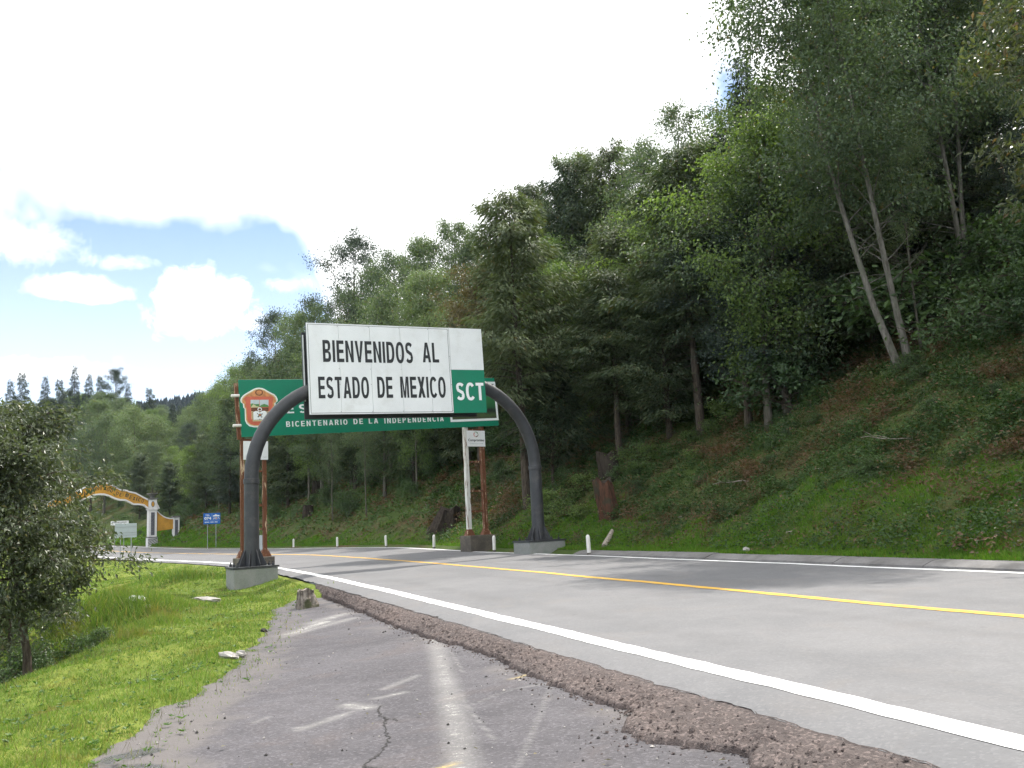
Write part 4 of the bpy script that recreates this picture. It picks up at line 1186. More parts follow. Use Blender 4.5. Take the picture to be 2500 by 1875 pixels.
def herbs(name, n, a0, a1, d0, d1, q0, q1, mat, label, per, size, seed):
    r = np.random.default_rng(seed)
    x, y, d = polar(n, a0, a1, d0, d1, r)
    s, t = st(x, y); q = t - TOE
    dn = fnoise(x, y, 2.6, seed + 1)
    k = (q > q0) & (q < q1) & (r.random(n) < np.clip(.6 + .5 * dn, .25, 1)) & ((q > grass_lim(s, x, y) - .2) | (r.random(n) < .22))
    x, y, d, dn = x[k], y[k], d[k], dn[k]
    hh = r.uniform(.04, .55, len(x)) * np.clip(.6 + .9 * dn, .15, 1.8)
    z = ground(x, y) + hh
    m = len(x)
    P = np.repeat(np.stack([x, y, z], -1), per, 0) + r.normal(size=(m * per, 3)) * np.array([.10, .10, .05])
    sc = np.repeat(np.maximum(1, d / 30), per) * r.uniform(.6, 1.4, m * per)
    D = rdir(r, m * per) * np.array([1, 1, .5]) + np.array([0, 0, -.1])
    V, F = leaves_np(P, D, rdir(r, m * per) * .55 + np.array([-.25, -.15, .9]), size * sc, size * .55 * sc, r)
    o = mesh_np(name, V, F, mat)
    return tag(o, label, 'undergrowth', kind='stuff')
herbs('slope_herbs', 190000, -.1, .60, 15, 60, .3, 24, MAT['herb_leaf'], 'tangle of weeds, creepers and dead bracken on the right-hand slope', 5, .088, 501)
herbs('bank_herbs', 60000, -.46, -.02, 35, 130, .5, 22, MAT['herb_leaf'], 'weeds and creepers on the bank behind the signs', 3, .10, 502)

# ------------------------------------------------------------------ built things
def glyph(ch, T=.21):
    """plain bold capitals as flat polygons and ribbons on a unit box; returns (width, polygons)"""
    H2 = T * .62                                  # horizontal strokes are thinner than uprights (letters are condensed)
    def ring(o, i): return [[o[k], o[k + 1], i[k + 1], i[k]] for k in range(len(o) - 1)]
    def arc(cx, cy, rx, ry, a0, a1, n=14):
        out = []
        for k in range(n + 1):
            a = math.radians(a0 + (a1 - a0) * k / n); c, s_ = math.cos(a), math.sin(a); e = .86
            out.append((cx + rx * math.copysign(abs(c) ** e, c), cy + ry * math.copysign(abs(s_) ** e, s_)))
        return out
    if ch == 'I': return T, [[(0, 0), (T, 0), (T, 1), (0, 1)]]
    if ch == 'L': return .72, [[(0, 0), (.72, 0), (.72, H2), (T, H2), (T, 1), (0, 1)]]
    if ch == 'E': return .76, [[(0, 0), (.76, 0), (.76, H2), (T, H2), (T, .5 - H2 / 2), (.71, .5 - H2 / 2), (.71, .5 + H2 / 2), (T, .5 + H2 / 2), (T, 1 - H2), (.75, 1 - H2), (.75, 1), (0, 1)]]
    if ch == 'T': return .80, [[(.4 - T / 2, 0), (.4 + T / 2, 0), (.4 + T / 2, 1 - H2), (.8, 1 - H2), (.8, 1), (0, 1), (0, 1 - H2), (.4 - T / 2, 1 - H2)]]
    if ch == 'N': return .84, [[(0, 0), (T, 0), (T, .66), (.84 - T, 0), (.84, 0), (.84, 1), (.84 - T, 1), (.84 - T, .34), (T, 1), (0, 1)]]
    if ch == 'M': return 1.0, [[(0, 0), (T * .9, 0), (T * .9, .74), (.5 - T * .42, 0), (.5 + T * .42, 0), (1 - T * .9, .74), (1 - T * .9, 0), (1, 0), (1, 1), (1 - T * 1.25, 1), (.5, .27), (T * 1.25, 1), (0, 1)]]
    if ch == 'V': return .88, [[(.44 - T * .5, 0), (.44, 0), (.44, .24), (T * 1.05, 1), (0, 1)], [(.44, 0), (.44 + T * .5, 0), (.88, 1), (.88 - T * 1.05, 1), (.44, .24)]]
    if ch == 'A':
        s_ = T * 1.05; xi = lambda y: s_ + (.45 - s_) * y / .78
        return .90, [[(0, 0), (s_, 0), (.45, .78), (.45, 1), (.45 - T * .55, 1)], [(.9, 0), (.45 + T * .55, 1), (.45, 1), (.45, .78), (.9 - s_, 0)], [(xi(.20), .20), (.9 - xi(.20), .20), (.9 - xi(.20 + H2), .20 + H2), (xi(.20 + H2), .20 + H2)]]
    if ch == 'X':
        c = .44; k = T * .62
        return .88, [[(0, 0), (T * 1.15, 0), (c, .5 - .27), (.88 - T * 1.15, 0), (.88, 0), (c + k, .5), (.87, 1), (.87 - T * 1.15, 1), (c, .5 + .26), (.01 + T * 1.15, 1), (.01, 1), (c - k, .5)]]
    if ch == 'O': return .92, ring(arc(.46, .5, .46, .512, 0, 360, 28), arc(.46, .5, .46 - T, .512 - H2, 0, 360, 28))
    if ch == 'C': return .86, ring(arc(.46, .5, .46, .512, 38, 322, 24), arc(.46, .5, .46 - T, .512 - H2, 42, 318, 24))
    if ch == 'D':
        o = [(0, 0), (0, 1), (.34, 1)] + arc(.40, .5, .46, .5, 90, -90, 14) + [(.34, 0), (0, 0)]
        i = [(T, H2), (T, 1 - H2), (.34, 1 - H2)] + arc(.38, .5, .48 - T, .5 - H2, 90, -90, 14) + [(.34, H2), (T, H2)]
        return .86, ring(o, i)
    if ch in 'BPR':
        st_ = [[(0, 0), (T, 0), (T, 1), (0, 1)]]
        m = .5 if ch == 'B' else .44
        h1 = H2 * .55 if ch == 'B' else H2
        o = [(T, 1), (.48, 1)] + arc(.48, (1 + m) / 2, .31, (1 - m) / 2, 90, -90, 10) + [(T, m)]
        i = [(T, 1 - H2), (.47, 1 - H2)] + arc(.47, (1 - H2 + m + h1) / 2, .32 - T, (1 - H2 - m - h1) / 2, 90, -90, 10) + [(T, m + h1)]
        P = st_ + ring(o, i)
        if ch == 'B':
            o = [(T, m), (.50, m)] + arc(.50, m / 2, .33, m / 2, 90, -90, 10) + [(T, 0)]
            i = [(T, m - h1), (.49, m - h1)] + arc(.49, (m - h1 + H2) / 2, .34 - T, (m - h1 - H2) / 2, 90, -90, 10) + [(T, H2)]
            P += ring(o, i)
        if ch == 'R': P.append([(.40, m), (.84 - T * 1.25, 0), (.84, 0), (.64, m)])
        return .84, P
    if ch == 'S':
        c = [(.755, .70)] ; w_ = .80
        top = arc(.40, .735, .40 - T / 2, .265 - H2 / 2, 20, 200, 12); bot = arc(.40, .265, .40 - T / 2, .265 - H2 / 2, 20, -160, 12)
        mid = [(.15, .595), (.40, .505), (.64, .42)]
        path = top[:-1] + [(T / 2 + .02, .66)] + mid + [(.80 - T / 2 - .02, .34)] + bot[1:]
        P = []; n = len(path); L = []; R_ = []
        for k in range(n):
            a = path[max(0, k - 1)]; b = path[min(n - 1, k + 1)]; tx, ty = b[0] - a[0], b[1] - a[1]; q = math.hypot(tx, ty) + 1e-9; nx, ny = -ty / q, tx / q
            hw = T / 2 * abs(nx) ** 1 + H2 / 2 * abs(ny) ** 1
            hw = math.sqrt((T / 2 * nx) ** 2 + (H2 / 2 * ny) ** 2) if abs(ny) < .95 else H2 / 2
            hw = max(hw, H2 / 2)
            L.append((path[k][0] + nx * hw, path[k][1] + ny * hw)); R_.append((path[k][0] - nx * hw, path[k][1] - ny * hw))
        return w_, ring(L, R_)
    return .5, []
def caps(body, x, z, wd, ht, mat, parent, y=-.005, T=.21, gap=.155, name='lettering', th=.0025):
    """a word of bold capitals fitted into a box on the front of its parent"""
    cur = 0; parts = []
    for ch in body:
        if ch == ' ': cur += .45; continue
        w_, P = glyph(ch, T); parts.append((cur, P)); cur += w_ + gap
    tot = cur - gap; V = []; F = []
    for off, P in parts:
        for pg in P:
            b0 = len(V); V += [(x + (off + p[0]) / tot * wd, y, z + p[1] * ht) for p in pg]; F.append(tuple(range(b0, b0 + len(pg))))
    o = MB().add(V, F).build(name, mat, parent)
    return o

def proj(p):
    v = np.array(p, float) - np.array([0, 0, CAM_Z]); q = v @ _f
    return 1250 + FPX * (v @ _rt) / q, 937.5 - FPX * (v @ _up) / q
class Frame:
    """upright plane through (x, y) running along direction rz; reads positions off it"""
    def __init__(self, x, y, rz): self.o = np.array([x, y]); self.d = np.array([math.cos(rz), math.sin(rz)])
    def hit(self, px, py):
        r_ = ray(px, py); A = np.array([[r_[0], -self.d[0]], [r_[1], -self.d[1]]])
        k, a = np.linalg.solve(A, self.o); return a, CAM_Z + k * r_[2]

def poly(name, pts, y, mat, parent, th=.004):
    return MB().prism(pts, y - th, y).build(name, mat, parent)

# --- the arch that carries the welcome board
AX, AY = -8.36, 28.0
ARZ = math.atan2(5.0, 9.05); SPAN = math.hypot(5.0, 9.05)
arch = empty('sign_arch', (AX, AY, 0), ARZ)
tag(arch, 'dark steel arch over the road carrying the white welcome board', 'sign arch')
for xc, zb, zt, half in ((0.0, -.35, .70, .66), (SPAN, .10, .95, .74)):
    MB().bev(xc - half, xc + half, -.62, .62, zb, zt, .02).build('foundation', MAT['concrete'], arch)
    MB().box(xc - half - .03, xc + half + .03, -.65, .65, zt + .002, zt + .05).build('base_plate', MAT['frame_steel'], arch)
    b = MB()
    for sx in (-1, 1):
        for sy in (-.55, 0, .55):
            if sx == 1 and xc == 0: pass
            b.lathe([(.045, zt + .05), (.045, zt + .12), (.02, zt + .125), (.02, zt + .18)], 6, xc + sx * .54, sy * .9)
    b.build('anchor_bolts', MAT['frame_steel'], arch)['kind'] = 'stuff'
    for k in range(8):
        a = math.pi / 8 + k * math.pi / 4
        ca, sa = math.cos(a), math.sin(a); th = .012
        n = np.array([-sa, ca, 0]) * th
        P = [np.array([xc + ca * r_, sa * r_, z_]) for r_, z_ in ((.2, zt + .052), (.44, zt + .052), (.44, zt + .12), (.24, zt + .56), (.2, zt + .56))]
        MB().add([p - n for p in P] + [p + n for p in P], [(0, 1, 2, 3, 4), (9, 8, 7, 6, 5), (0, 5, 6, 1), (1, 6, 7, 2), (2, 7, 8, 3), (3, 8, 9, 4)]).build('gusset', MAT['pole_steel'], arch)
ZC = (3.45, 3.72)
for xc, zt, zc in ((0, .75, ZC[0]), (SPAN, 1.0, ZC[1])):
    MB().lathe([(.235, zt), (.225, zc - .16)], 24, xc, 0).build('pole', MAT['pole_steel'], arch, True)
    MB().lathe([(.226, zc - .158), (.246, zc - .155), (.246, zc - .005), (.226, zc)], 24, xc, 0).build('collar', MAT['pole_steel'], arch, False)
AR = 3.1
for side in (0, 1):
    pts = []
    x0 = 0 if side == 0 else SPAN; sg = 1 if side == 0 else -1
    for k in range(15):
        a = k / 14 * math.pi / 2
        pts.append((x0 + sg * AR * (1 - math.cos(a)), 0, ZC[side] + .002 + AR * math.sin(a)))
    pts = [(x0, 0, ZC[side] - .02)] + pts
    mb = MB().tube(pts, .222, 24)
    mb.build('curved_arm', MAT['pole_steel'], arch, True)
    a = math.radians(68)
    c = np.array([x0 + sg * AR * (1 - math.cos(a)), 0, ZC[side] + AR * math.sin(a)]); tdir = np.array([sg * math.sin(a), 0, math.cos(a)])
    MB().tube([c - tdir * .012, c + tdir * .012], .232, 24).build('joint_ring', MAT['pole_steel'], arch, False)
MB().tube([(AR - .01, 0, ZC[0] + AR), (SPAN - AR + .01, 0, ZC[1] + AR)], .215, 20).build('beam', MAT['pole_steel'], arch, True)
fr = Frame(AX + .32 * math.sin(ARZ), AY - .32 * math.cos(ARZ), ARZ)
bx0, bz0 = fr.hit(756, 1013); bx1, bz1 = fr.hit(1188.7, 1007.5)
_, bt0 = fr.hit(749, 790.5); _, bt1 = fr.hit(1174.6, 800)
BW = math.hypot(bx1 - bx0, bz1 - bz0); BH = ((bt0 - bz0) + (bt1 - bz1)) / 2
board = MB().box(0, BW, .03, .09, 0, BH).build('sign_board', MAT['frame_steel'], arch)
board.location = (bx0, -.32, bz0); board.rotation_euler = (0, -math.atan2(bz1 - bz0, bx1 - bx0), 0)
PW = fr.hit(1106, 950)[0] - bx0
def bl(px, py):            # photo point -> place on the board
    a, z = fr.hit(px, py); th = board.rotation_euler[1]
    return (a - bx0) * math.cos(th) - (z - bz0) * math.sin(th), (z - bz0) * math.cos(th) + (a - bx0) * math.sin(th)
seams = [0] + [bl(px, 900)[0] for px in (830, 906.5, 981, 1051)] + [PW]
for a, b in zip(seams[:-1], seams[1:]):
    MB().bev(a + .004, b - .004, 0, .028, .012, BH - .012, .002).build('panel', MAT['white_sign'], board)
gy = bl(1145, 903)[1]
MB().box(PW + .008, BW, 0, .028, gy + .003, BH - .005).build('panel', MAT['white_sign'], board)
MB().box(PW + .008, BW, -.003, .028, .004, gy - .003).build('green_panel', MAT['green_sign'], board)['label'] = 'green lower corner panel with white letters'
e = .05; b = MB(); lw = .012
for (x0, x1, z0, z1) in ((e, PW - e, BH - e - lw, BH - e), (e, PW - e, e, e + lw), (e, e + lw, e, BH - e), (PW - e - lw, PW - e, e, BH - e)): b.box(x0, x1, -.004, -.001, z0, z1)
b.build('border', MAT['black_letter'], board)
b = MB()
for sx in seams[1:-1]:
    for kz in (.12, .5, .88): b.lathe([(.016, 0), (.016, .006)], 6)
b = MB()
for sx in seams[1:]:
    for kz in (.03, .33, .5, .66, .97):
        b.box(sx - .035, sx - .018, -.006, -.0005, BH * kz - .009, BH * kz + .009)
b.build('rivets', MAT['frame_steel'], board)['kind'] = 'stuff'
def word(t_, x0, y0, x1, y1, mat, parent, conv, bold=.21, y=-.005, name='lettering', gap=.16):
    a = conv(x0, y1); b = conv(x1, y0); a2 = conv(x0, y0); b2 = conv(x1, y1)
    z0 = (a[1] + b2[1]) / 2; z1 = (a2[1] + b[1]) / 2; xl = (a[0] + a2[0]) / 2; xr = (b[0] + b2[0]) / 2
    return caps(t_, xl, z0, xr - xl, z1 - z0, mat, parent, y, bold, gap, name=name)
c1 = lambda x, y: bl(550 + x / 2.765, 750 + y / 2.765)
for t_, x0, y0, x1, y1 in (('BIENVENIDOS', 658, 230, 1264, 374), ('AL', 1330, 240, 1440, 373), ('ESTADO', 628, 470, 970, 615), ('DE', 1026, 470, 1130, 612), ('MEXICO', 1182, 470, 1487, 611)):
    word(t_, x0, y0, x1, y1, MAT['black_letter'], board, c1, .26)
word('SCT', 1559, 510, 1745, 628, MAT['white_letter'], board, c1, .27, y=-.008)
bb = MB().box(-.05, BW - .2, .40, .46, -.09, BH - .25).build('back_board', MAT['frame_steel'], arch)
bb.location = board.location; bb.rotation_euler = board.rotation_euler
b = MB()
for xx in (.5, 2.4, 4.2, 6.0):
    b.box(xx - .04, xx + .04, .09, .40, .5, .58); b.box(xx - .04, xx + .04, .09, .40, BH - .6, BH - .52)
o = b.build('brackets', MAT['frame_steel'], arch); o.location = board.location; o.rotation_euler = board.rotation_euler
o = MB().box(-.035, .0, .36, .398, .5, BH - .35).build('back_strip', MAT['white_sign'], arch); o.location = board.location; o.rotation_euler = board.rotation_euler

# --- the green sign behind it
GX, GY = -9.63, 32.5
GRZ = math.atan2(5.5, 7.85); GSP = math.hypot(5.5, 7.85)
gs = empty('gantry_sign', (GX, GY, 0), GRZ)
tag(gs, 'long green sign on rusty twin posts behind the dark arch, with a coat of arms', 'road sign')
gf = Frame(GX + .14 * math.sin(GRZ), GY - .14 * math.cos(GRZ), GRZ)
g0 = gf.hit(590, 1067); g1 = gf.hit(1218, 1039); gt0 = gf.hit(585.5, 931); gt1 = gf.hit(1210, 919)
GW = math.hypot(g1[0] - g0[0], g1[1] - g0[1]); GH = ((gt0[1] - g0[1]) + (gt1[1] - g1[1])) / 2
gb = MB().bev(0, GW, 0, .05, 0, GH, .006).build('sign_board', MAT['green_sign'], gs)
gth = -math.atan2(g1[1] - g0[1], g1[0] - g0[0])
gb.location = (g0[0], -.14, g0[1]); gb.rotation_euler = (0, gth, 0)
def gl(px, py):
    a, z = gf.hit(px, py); return (a - g0[0]) * math.cos(gth) - (z - g0[1]) * math.sin(gth), (z - g0[1]) * math.cos(gth) + (a - g0[0]) * math.sin(gth)
c2 = lambda x, y: gl(550 + x / 2.765, 750 + y / 2.765)
for t_, x0, x1, ya, yb in (('BICENTENARIO', 410, 825, 789, 775), ('DE', 865, 929, 772, 770), ('LA', 968, 1031, 768, 766), ('INDEPENDENCIA', 1073, 1474, 765, 753)):
    word(t_, x0, (ya + yb) / 2 - 18, x1, (ya + yb) / 2 + 18, MAT['white_letter'], gb, c2, .25, y=-.004, gap=.38)
a0 = gl(700, 1000); a1 = gl(728.5, 1000); pitch = a1[0] - a0[0]
zb_ = gl(735, 1008)[1]
caps('ESTADO DE MEXICO', a0[0], zb_, pitch * 15.7, .33, MAT['white_letter'], gb, -.004, .26, .55)
# picture panel at the right end
pl_, pr_ = gl(1097.5, 1000)[0], gl(1214, 990)[0]; pb_ = gl(1150, 1028.5)[1]; pt_ = gl(1200, 932)[1]
fw = .10
b = MB()
for (x0, x1, z0, z1) in ((pl_, pr_, pb_, pb_ + fw), (pl_, pr_, pt_ - fw, pt_), (pl_, pl_ + fw, pb_ + fw, pt_ - fw), (pr_ - fw, pr_, pb_ + fw, pt_ - fw)): b.box(x0, x1, -.006, -.001, z0, z1)
b.build('picture_border', MAT['white_letter'], gb)
def picture_mat():
    m, t = material('picture_print')
    P = objc(t); sp = t.n('ShaderNodeSeparateXYZ', None, Vector=P)
    n = t.noise(P, 3.0, 5.0, .65)
    zz = t.math('ADD', t.math('DIVIDE', t.math('SUBTRACT', sp.outputs[2], pb_), pt_ - pb_), t.math('MULTIPLY', t.math('SUBTRACT', n, .5), .35))
    col = t.ramp(zz, [(.0, (.05, .035, .035)), (.14, (.06, .10, .035)), (.26, (.012, .012, .014)), (.36, (.02, .10, .035)), (.62, (.03, .16, .05)), (.72, (.03, .055, .09)), (.95, (.010, .02, .05))])
    finish(t, col, .5, .4); return m
MB().box(pl_ + fw, pr_ - fw, -.004, -.0005, pb_ + fw, pt_ - fw).build('picture', picture_mat(), gb)
# coat of arms, in flat printed layers
EM = {'red': plain('emblem_red', (.58, .14, .085), .5, .1), 'gold': plain('emblem_gold', (.56, .25, .10), .5, .25, 8), 'sky': plain('emblem_sky', (.50, .58, .60), .5, .08), 'cream': plain('emblem_cream', (.62, .56, .32), .5, .1), 'green': plain('emblem_green', (.10, .26, .085), .5, .15), 'brown': plain('emblem_brown', (.16, .06, .03), .6, .2), 'white': MAT['white_letter'], 'dark': plain('emblem_dark', (.05, .05, .05), .6, .2)}
ce = lambda x, y: gl(560 + x / 7.54, 900 + y / 7.54)
def emb(name, pts, lay, m): return poly(name, [ce(*p) for p in pts][::-1], -.001 - lay * .003, EM[m], gb, .0025)
outer = [(200, 580), (215, 535), (255, 488), (320, 445), (400, 400), (440, 375), (490, 355), (545, 350), (600, 356), (650, 375), (690, 402), (760, 440), (830, 475), (870, 518), (890, 570), (885, 605), (848, 628), (852, 690), (806, 730), (802, 900), (790, 965), (760, 1020), (700, 1062), (620, 1080), (450, 1080), (370, 1062), (315, 1015), (288, 955), (282, 740), (256, 718), (248, 645), (212, 622)]
emb('crest', outer, 0, 'white')
def inset(p, k, cx=545, cy=715): return [(cx + (x - cx) * k, cy + (y - cy) * k) for x, y in p]
emb('crest', inset(outer, .945), 1, 'cream')
emb('crest', inset(outer, .90), 2, 'gold')
emb('crest', [(300, 515), (790, 515), (815, 560), (790, 600), (795, 700), (775, 740), (770, 900), (755, 965), (700, 1020), (620, 1042), (450, 1042), (390, 1020), (345, 965), (328, 900), (322, 740), (305, 700), (300, 600), (265, 560)], 3, 'red')
emb('crest', [(545 + 72 * math.cos(a), 440 + 58 * math.sin(a)) for a in np.linspace(0, 2 * math.pi, 18, endpoint=False)], 3, 'brown')
emb('crest', [(545 + 52 * math.cos(a), 440 + 42 * math.sin(a)) for a in np.linspace(0, 2 * math.pi, 18, endpoint=False)], 4, 'gold')
emb('crest', [(388, 575), (548, 575), (548, 705), (388, 715)], 4, 'sky')
emb('crest', [(556, 575), (718, 573), (718, 705), (556, 705)], 4, 'sky')
emb('crest', [(388, 650), (420, 640), (470, 655), (548, 650), (548, 712), (388, 716)], 5, 'green')
emb('crest', [(395, 712), (440, 655), (490, 690), (548, 705), (548, 716), (395, 718)], 6, 'cream')
emb('crest', [(556, 690), (590, 665), (640, 650), (700, 670), (718, 690), (718, 708), (556, 708)], 5, 'green')
emb('crest', [(400, 722), (718, 718), (718, 780), (400, 785)], 4, 'brown')
emb('crest', [(400, 785), (718, 780), (700, 965), (430, 970)], 4, 'brown')
for k in range(7):
    y_ = 800 + k * 22
    emb('crest', [(400, y_ - 16), (440, y_ - 6), (440, y_ + 6), (402, y_ - 4)], 5, 'cream')
    emb('crest', [(718, y_ - 18), (680, y_ - 6), (680, y_ + 6), (716, y_ - 6)], 5, 'cream')
emb('crest', [(438, 800), (480, 780), (530, 785), (560, 805), (600, 780), (650, 778), (685, 800), (680, 945), (560, 938), (440, 945)], 6, 'white')
emb('crest', [(555 + 42 * math.cos(a), 750 + 36 * math.sin(a)) for a in np.linspace(0, 2 * math.pi, 16, endpoint=False)], 6, 'white')
emb('crest', [(555 + 26 * math.cos(a), 752 + 22 * math.sin(a)) for a in np.linspace(0, 2 * math.pi, 12, endpoint=False)], 7, 'brown')
for (x_, y_, r_) in ((560, 855, 34), (515, 830, 12), (600, 835, 12), (530, 885, 16), (590, 890, 14), (555, 800, 10), (550, 930, 7), (580, 930, 7)):
    emb('crest', [(x_ + r_ * math.cos(a), y_ + r_ * .8 * math.sin(a)) for a in np.linspace(0.3, 2 * math.pi + .3, 7, endpoint=False)], 7, 'dark')
emb('crest', [(x_ * .5 + 560 * .5, y_) for x_, y_ in ((520, 845), (600, 842), (600, 862), (530, 866))], 8, 'gold')
emb('crest', [(425, 950), (690, 945), (690, 965), (425, 972)], 7, 'cream')
# posts, rungs, footings, plates
for base_x, top_px, foot in ((0.0, None, (.25, .92)), (GSP, None, (.35, 1.24))):
    zf = foot[1]
    MB().bev(base_x - .63, base_x + .63, -.42, .42, foot[0], zf, .015).build('footing', MAT['concrete_dark'], gs)
    zb2 = g0[1] + (base_x - g0[0]) * math.tan(-gth)
    for k, dx in enumerate((-.41, .41)):
        mat = MAT['rust_white'] if (k == 0 and base_x > 1) else MAT['rust']
        pw_ = .085 if base_x > 1 else .065
        MB().box(base_x + dx - pw_, base_x + dx + pw_, -pw_, pw_, zf, zb2 + GH * .9).build('post', mat, gs)
        MB().add([(base_x + dx - .2, -.16, zf + .002), (base_x + dx + .2, -.16, zf + .002), (base_x + dx + .2, .16, zf + .002), (base_x + dx - .2, .16, zf + .002), (base_x + dx - .088, -.088, zf + .26), (base_x + dx + .088, -.088, zf + .26), (base_x + dx + .088, .088, zf + .26), (base_x + dx - .088, .088, zf + .26)],
                 [(0, 1, 5, 4), (1, 2, 6, 5), (2, 3, 7, 6), (3, 0, 4, 7), (3, 2, 1, 0)]).build('post_foot', MAT['rust'], gs)
    for z_ in (zf + 1.0, zf + 1.85, zf + 3.1, zb2 - .12):
        MB().box(base_x - .325, base_x + .325, -.035, .035, z_ - .035, z_ + .035).build('rung', MAT['rust'], gs)
for z_ in (.25, GH - .4, GH - .06):
    o = MB().box(.0, GW - .05, .05, .14, z_, z_ + .08).build('rail', MAT['rust'], gs); o.location = gb.location; o.rotation_euler = gb.rotation_euler
o = MB().box(-.13, -.005, .02, .16, -.08, GH - .12).build('edge_frame', MAT['rust'], gs); o.location = gb.location; o.rotation_euler = gb.rotation_euler
for z_ in (.42, 1.52):
    o = MB().tube([(-.30, -.03, z_), (-.005, -.03, z_)], .055, 10).build('pipe_end', MAT['post_white'], gs); o.location = gb.location; o.rotation_euler = gb.rotation_euler
for bxx in (0.0, GSP):
    zb2 = g0[1] + (bxx - g0[0]) * math.tan(-gth)
    pz1 = zb2 - .17; pz0 = pz1 - .68
    p = MB().bev(bxx - .40, bxx + .52, -.12, -.10, pz0, pz1, .004).build('plate', MAT['white_sign'], gs)
    if bxx > 1:
        p['label'] = 'small white plate with a round red and green mark'
        text('Compromiso', bxx - .34, pz0 + .19, .80, .14, MAT['black_letter'], p, -.122, .03)
        text('Gobierno que cumple', bxx - .26, pz0 + .09, .66, .065, MAT['grey_panel'], p, -.122, .0)
        for k, mname in enumerate(('emblem_green', 'emblem_red', 'emblem_brown')):
            a0_ = k * 2.09 + .4; pts = []
            for a in np.linspace(a0_, a0_ + 1.9, 9): pts.append((bxx + .06 + .12 * math.cos(a), pz1 - .16 + .12 * math.sin(a)))
            for a in np.linspace(a0_ + 1.9, a0_, 9): pts.append((bxx + .06 + (.075 + .03 * (a - a0_) / 1.9) * math.cos(a), pz1 - .16 + (.075 + .03 * (a - a0_) / 1.9) * math.sin(a)))
            poly('mark', pts[::-1], -.121, bpy.data.materials[mname], p)
    else:
        text('Gobierno', bxx - .32, pz0 + .11, .16, .03, MAT['frame_steel'], p, -.122, .0)
        text('cumple', bxx + .32, pz0 + .08, .14, .03, MAT['frame_steel'], p, -.122, .0)

# --- arch gateway over the road further on
GS0 = 140.5
gxr, gyr = spt(GS0, W + 1.1)
hx, hy = float(np.interp(GS0, SS, NX)), float(np.interp(GS0, SS, NY))
grz = math.atan2(hy, hx)
HALF = 5.85
gx, gy_ = float(gxr) - HALF * hx, float(gyr) - HALF * hy
gz = float(zR(GS0)) + .02
gate = empty('gateway', (gx, gy_, gz), grz)
tag(gate, 'ochre and white arched gateway with lettering spanning the road in the distance', 'gateway')
for sg in (-1, 1):
    zo = -.05 if sg > 0 else -.45
    xc = sg * HALF
    MB().bev(xc - .56, xc + .56, -.56, .56, zo - .5, 1.0, .03).build('plinth', MAT['lime_white'], gate)
    b = MB()
    for k in range(6):
        z0 = .06 + k * .17 - .15
        pts = [(xc - .52, z0), (xc - .52, z0 + .085), (xc + .52, z0 + .53), (xc + .52, z0 + .445)]
        pts = [(x_, min(max(z_, .03), .97)) for x_, z_ in pts]
        b.prism(pts, -.566, -.561)
    b.build('hazard_stripes', MAT['black_letter'], gate)
    MB().box(xc - .60, xc + .60, -.60, .60, 1.002, 1.10).build('moulding', MAT['old_stone'], gate)
    MB().bev(xc - .48, xc + .48, -.48, .48, 1.102, 4.30, .03).build('pillar', MAT['lime_white'], gate)
    MB().box(xc - .21, xc + .21, -.495, -.482, 1.30, 4.0).build('panel', MAT['panel_dark'], gate)
    MB().box(xc - .58, xc + .58, -.58, .58, 4.302, 4.42).build('moulding', MAT['lime_white'], gate)
    MB().bev(xc - .46, xc + .46, -.46, .46, 4.422, 5.55, .03).build('upper_block', MAT['lime_white'], gate)
    s_ = MB().prism([(xc + .20 * math.cos(a), 4.98 + .36 * math.sin(a)) for a in np.linspace(0, 2 * math.pi, 14, endpoint=False)], -.475, -.462).build('shield', MAT['old_stone'], gate)
    MB().prism([(xc + .14 * math.cos(a), 4.98 + .28 * math.sin(a)) for a in np.linspace(0, 2 * math.pi, 14, endpoint=False)], -.482, -.476).build('shield_face', MAT['ochre'], s_)
    MB().prism([(xc + sg * .46, 4.43), (xc + sg * .85, 4.43), (xc + sg * .58, 4.95), (xc + sg * .46, 5.3)][::sg], -.3, .3).build('scroll', MAT['lime_white'], gate)
    MB().box(xc - .56, xc + .56, -.56, .56, 5.552, 5.70).build('cornice', MAT['old_stone'], gate)
    MB().lathe([(.30, 5.702), (.22, 5.80), (.30, 5.92), (.48, 6.10), (.62, 6.22), (.62, 6.30), (.40, 6.31)], 14, xc, 0).build('urn', MAT['old_stone'], gate, True)
    # concave wing wall to a small outer pillar
    wx = xc + sg * 2.75; zs = .55 if sg > 0 else -.4
    pts = [(xc + sg * .485, 1.75), (wx - sg * .36, 1.95)] + [(wx - sg * .36, 2.55 + zs)] + [(wx - sg * (.36 + 1.9 * k), 2.55 + zs + (4.15 - 2.55 - zs) * k ** 2.4) for k in (.2, .4, .6, .8, 1.0)] + [(xc + sg * .485, 4.15)]
    MB().prism(pts[::sg], -.2, .2).build('wing_wall', MAT['ochre'], gate)
    b = MB()
    for q in range(2, 8):
        (xa, za), (xb, zb3) = pts[q], pts[min(q + 1, 8)]
        if abs(xa - xb) + abs(za - zb3) > .01: b.prism([(xa, za + .003), (xb, zb3 + .003), (xb, zb3 + .14), (xa, za + .14)][::-sg], -.26, .26)
    b.build('coping', MAT['lime_white'], gate)
    MB().bev(wx - .36, wx + .36, -.36, .36, .0 + zs - .9, 2.75 + zs, .02).build('end_pillar', MAT['lime_white'], gate)
    MB().box(wx - .18, wx + .18, -.375, -.362, .6 + zs, 2.45 + zs).build('panel', MAT['panel_dark'], gate)
    MB().box(wx - .46, wx + .46, -.46, .46, 2.752 + zs, 2.95 + zs).build('cornice', MAT['old_stone'], gate)
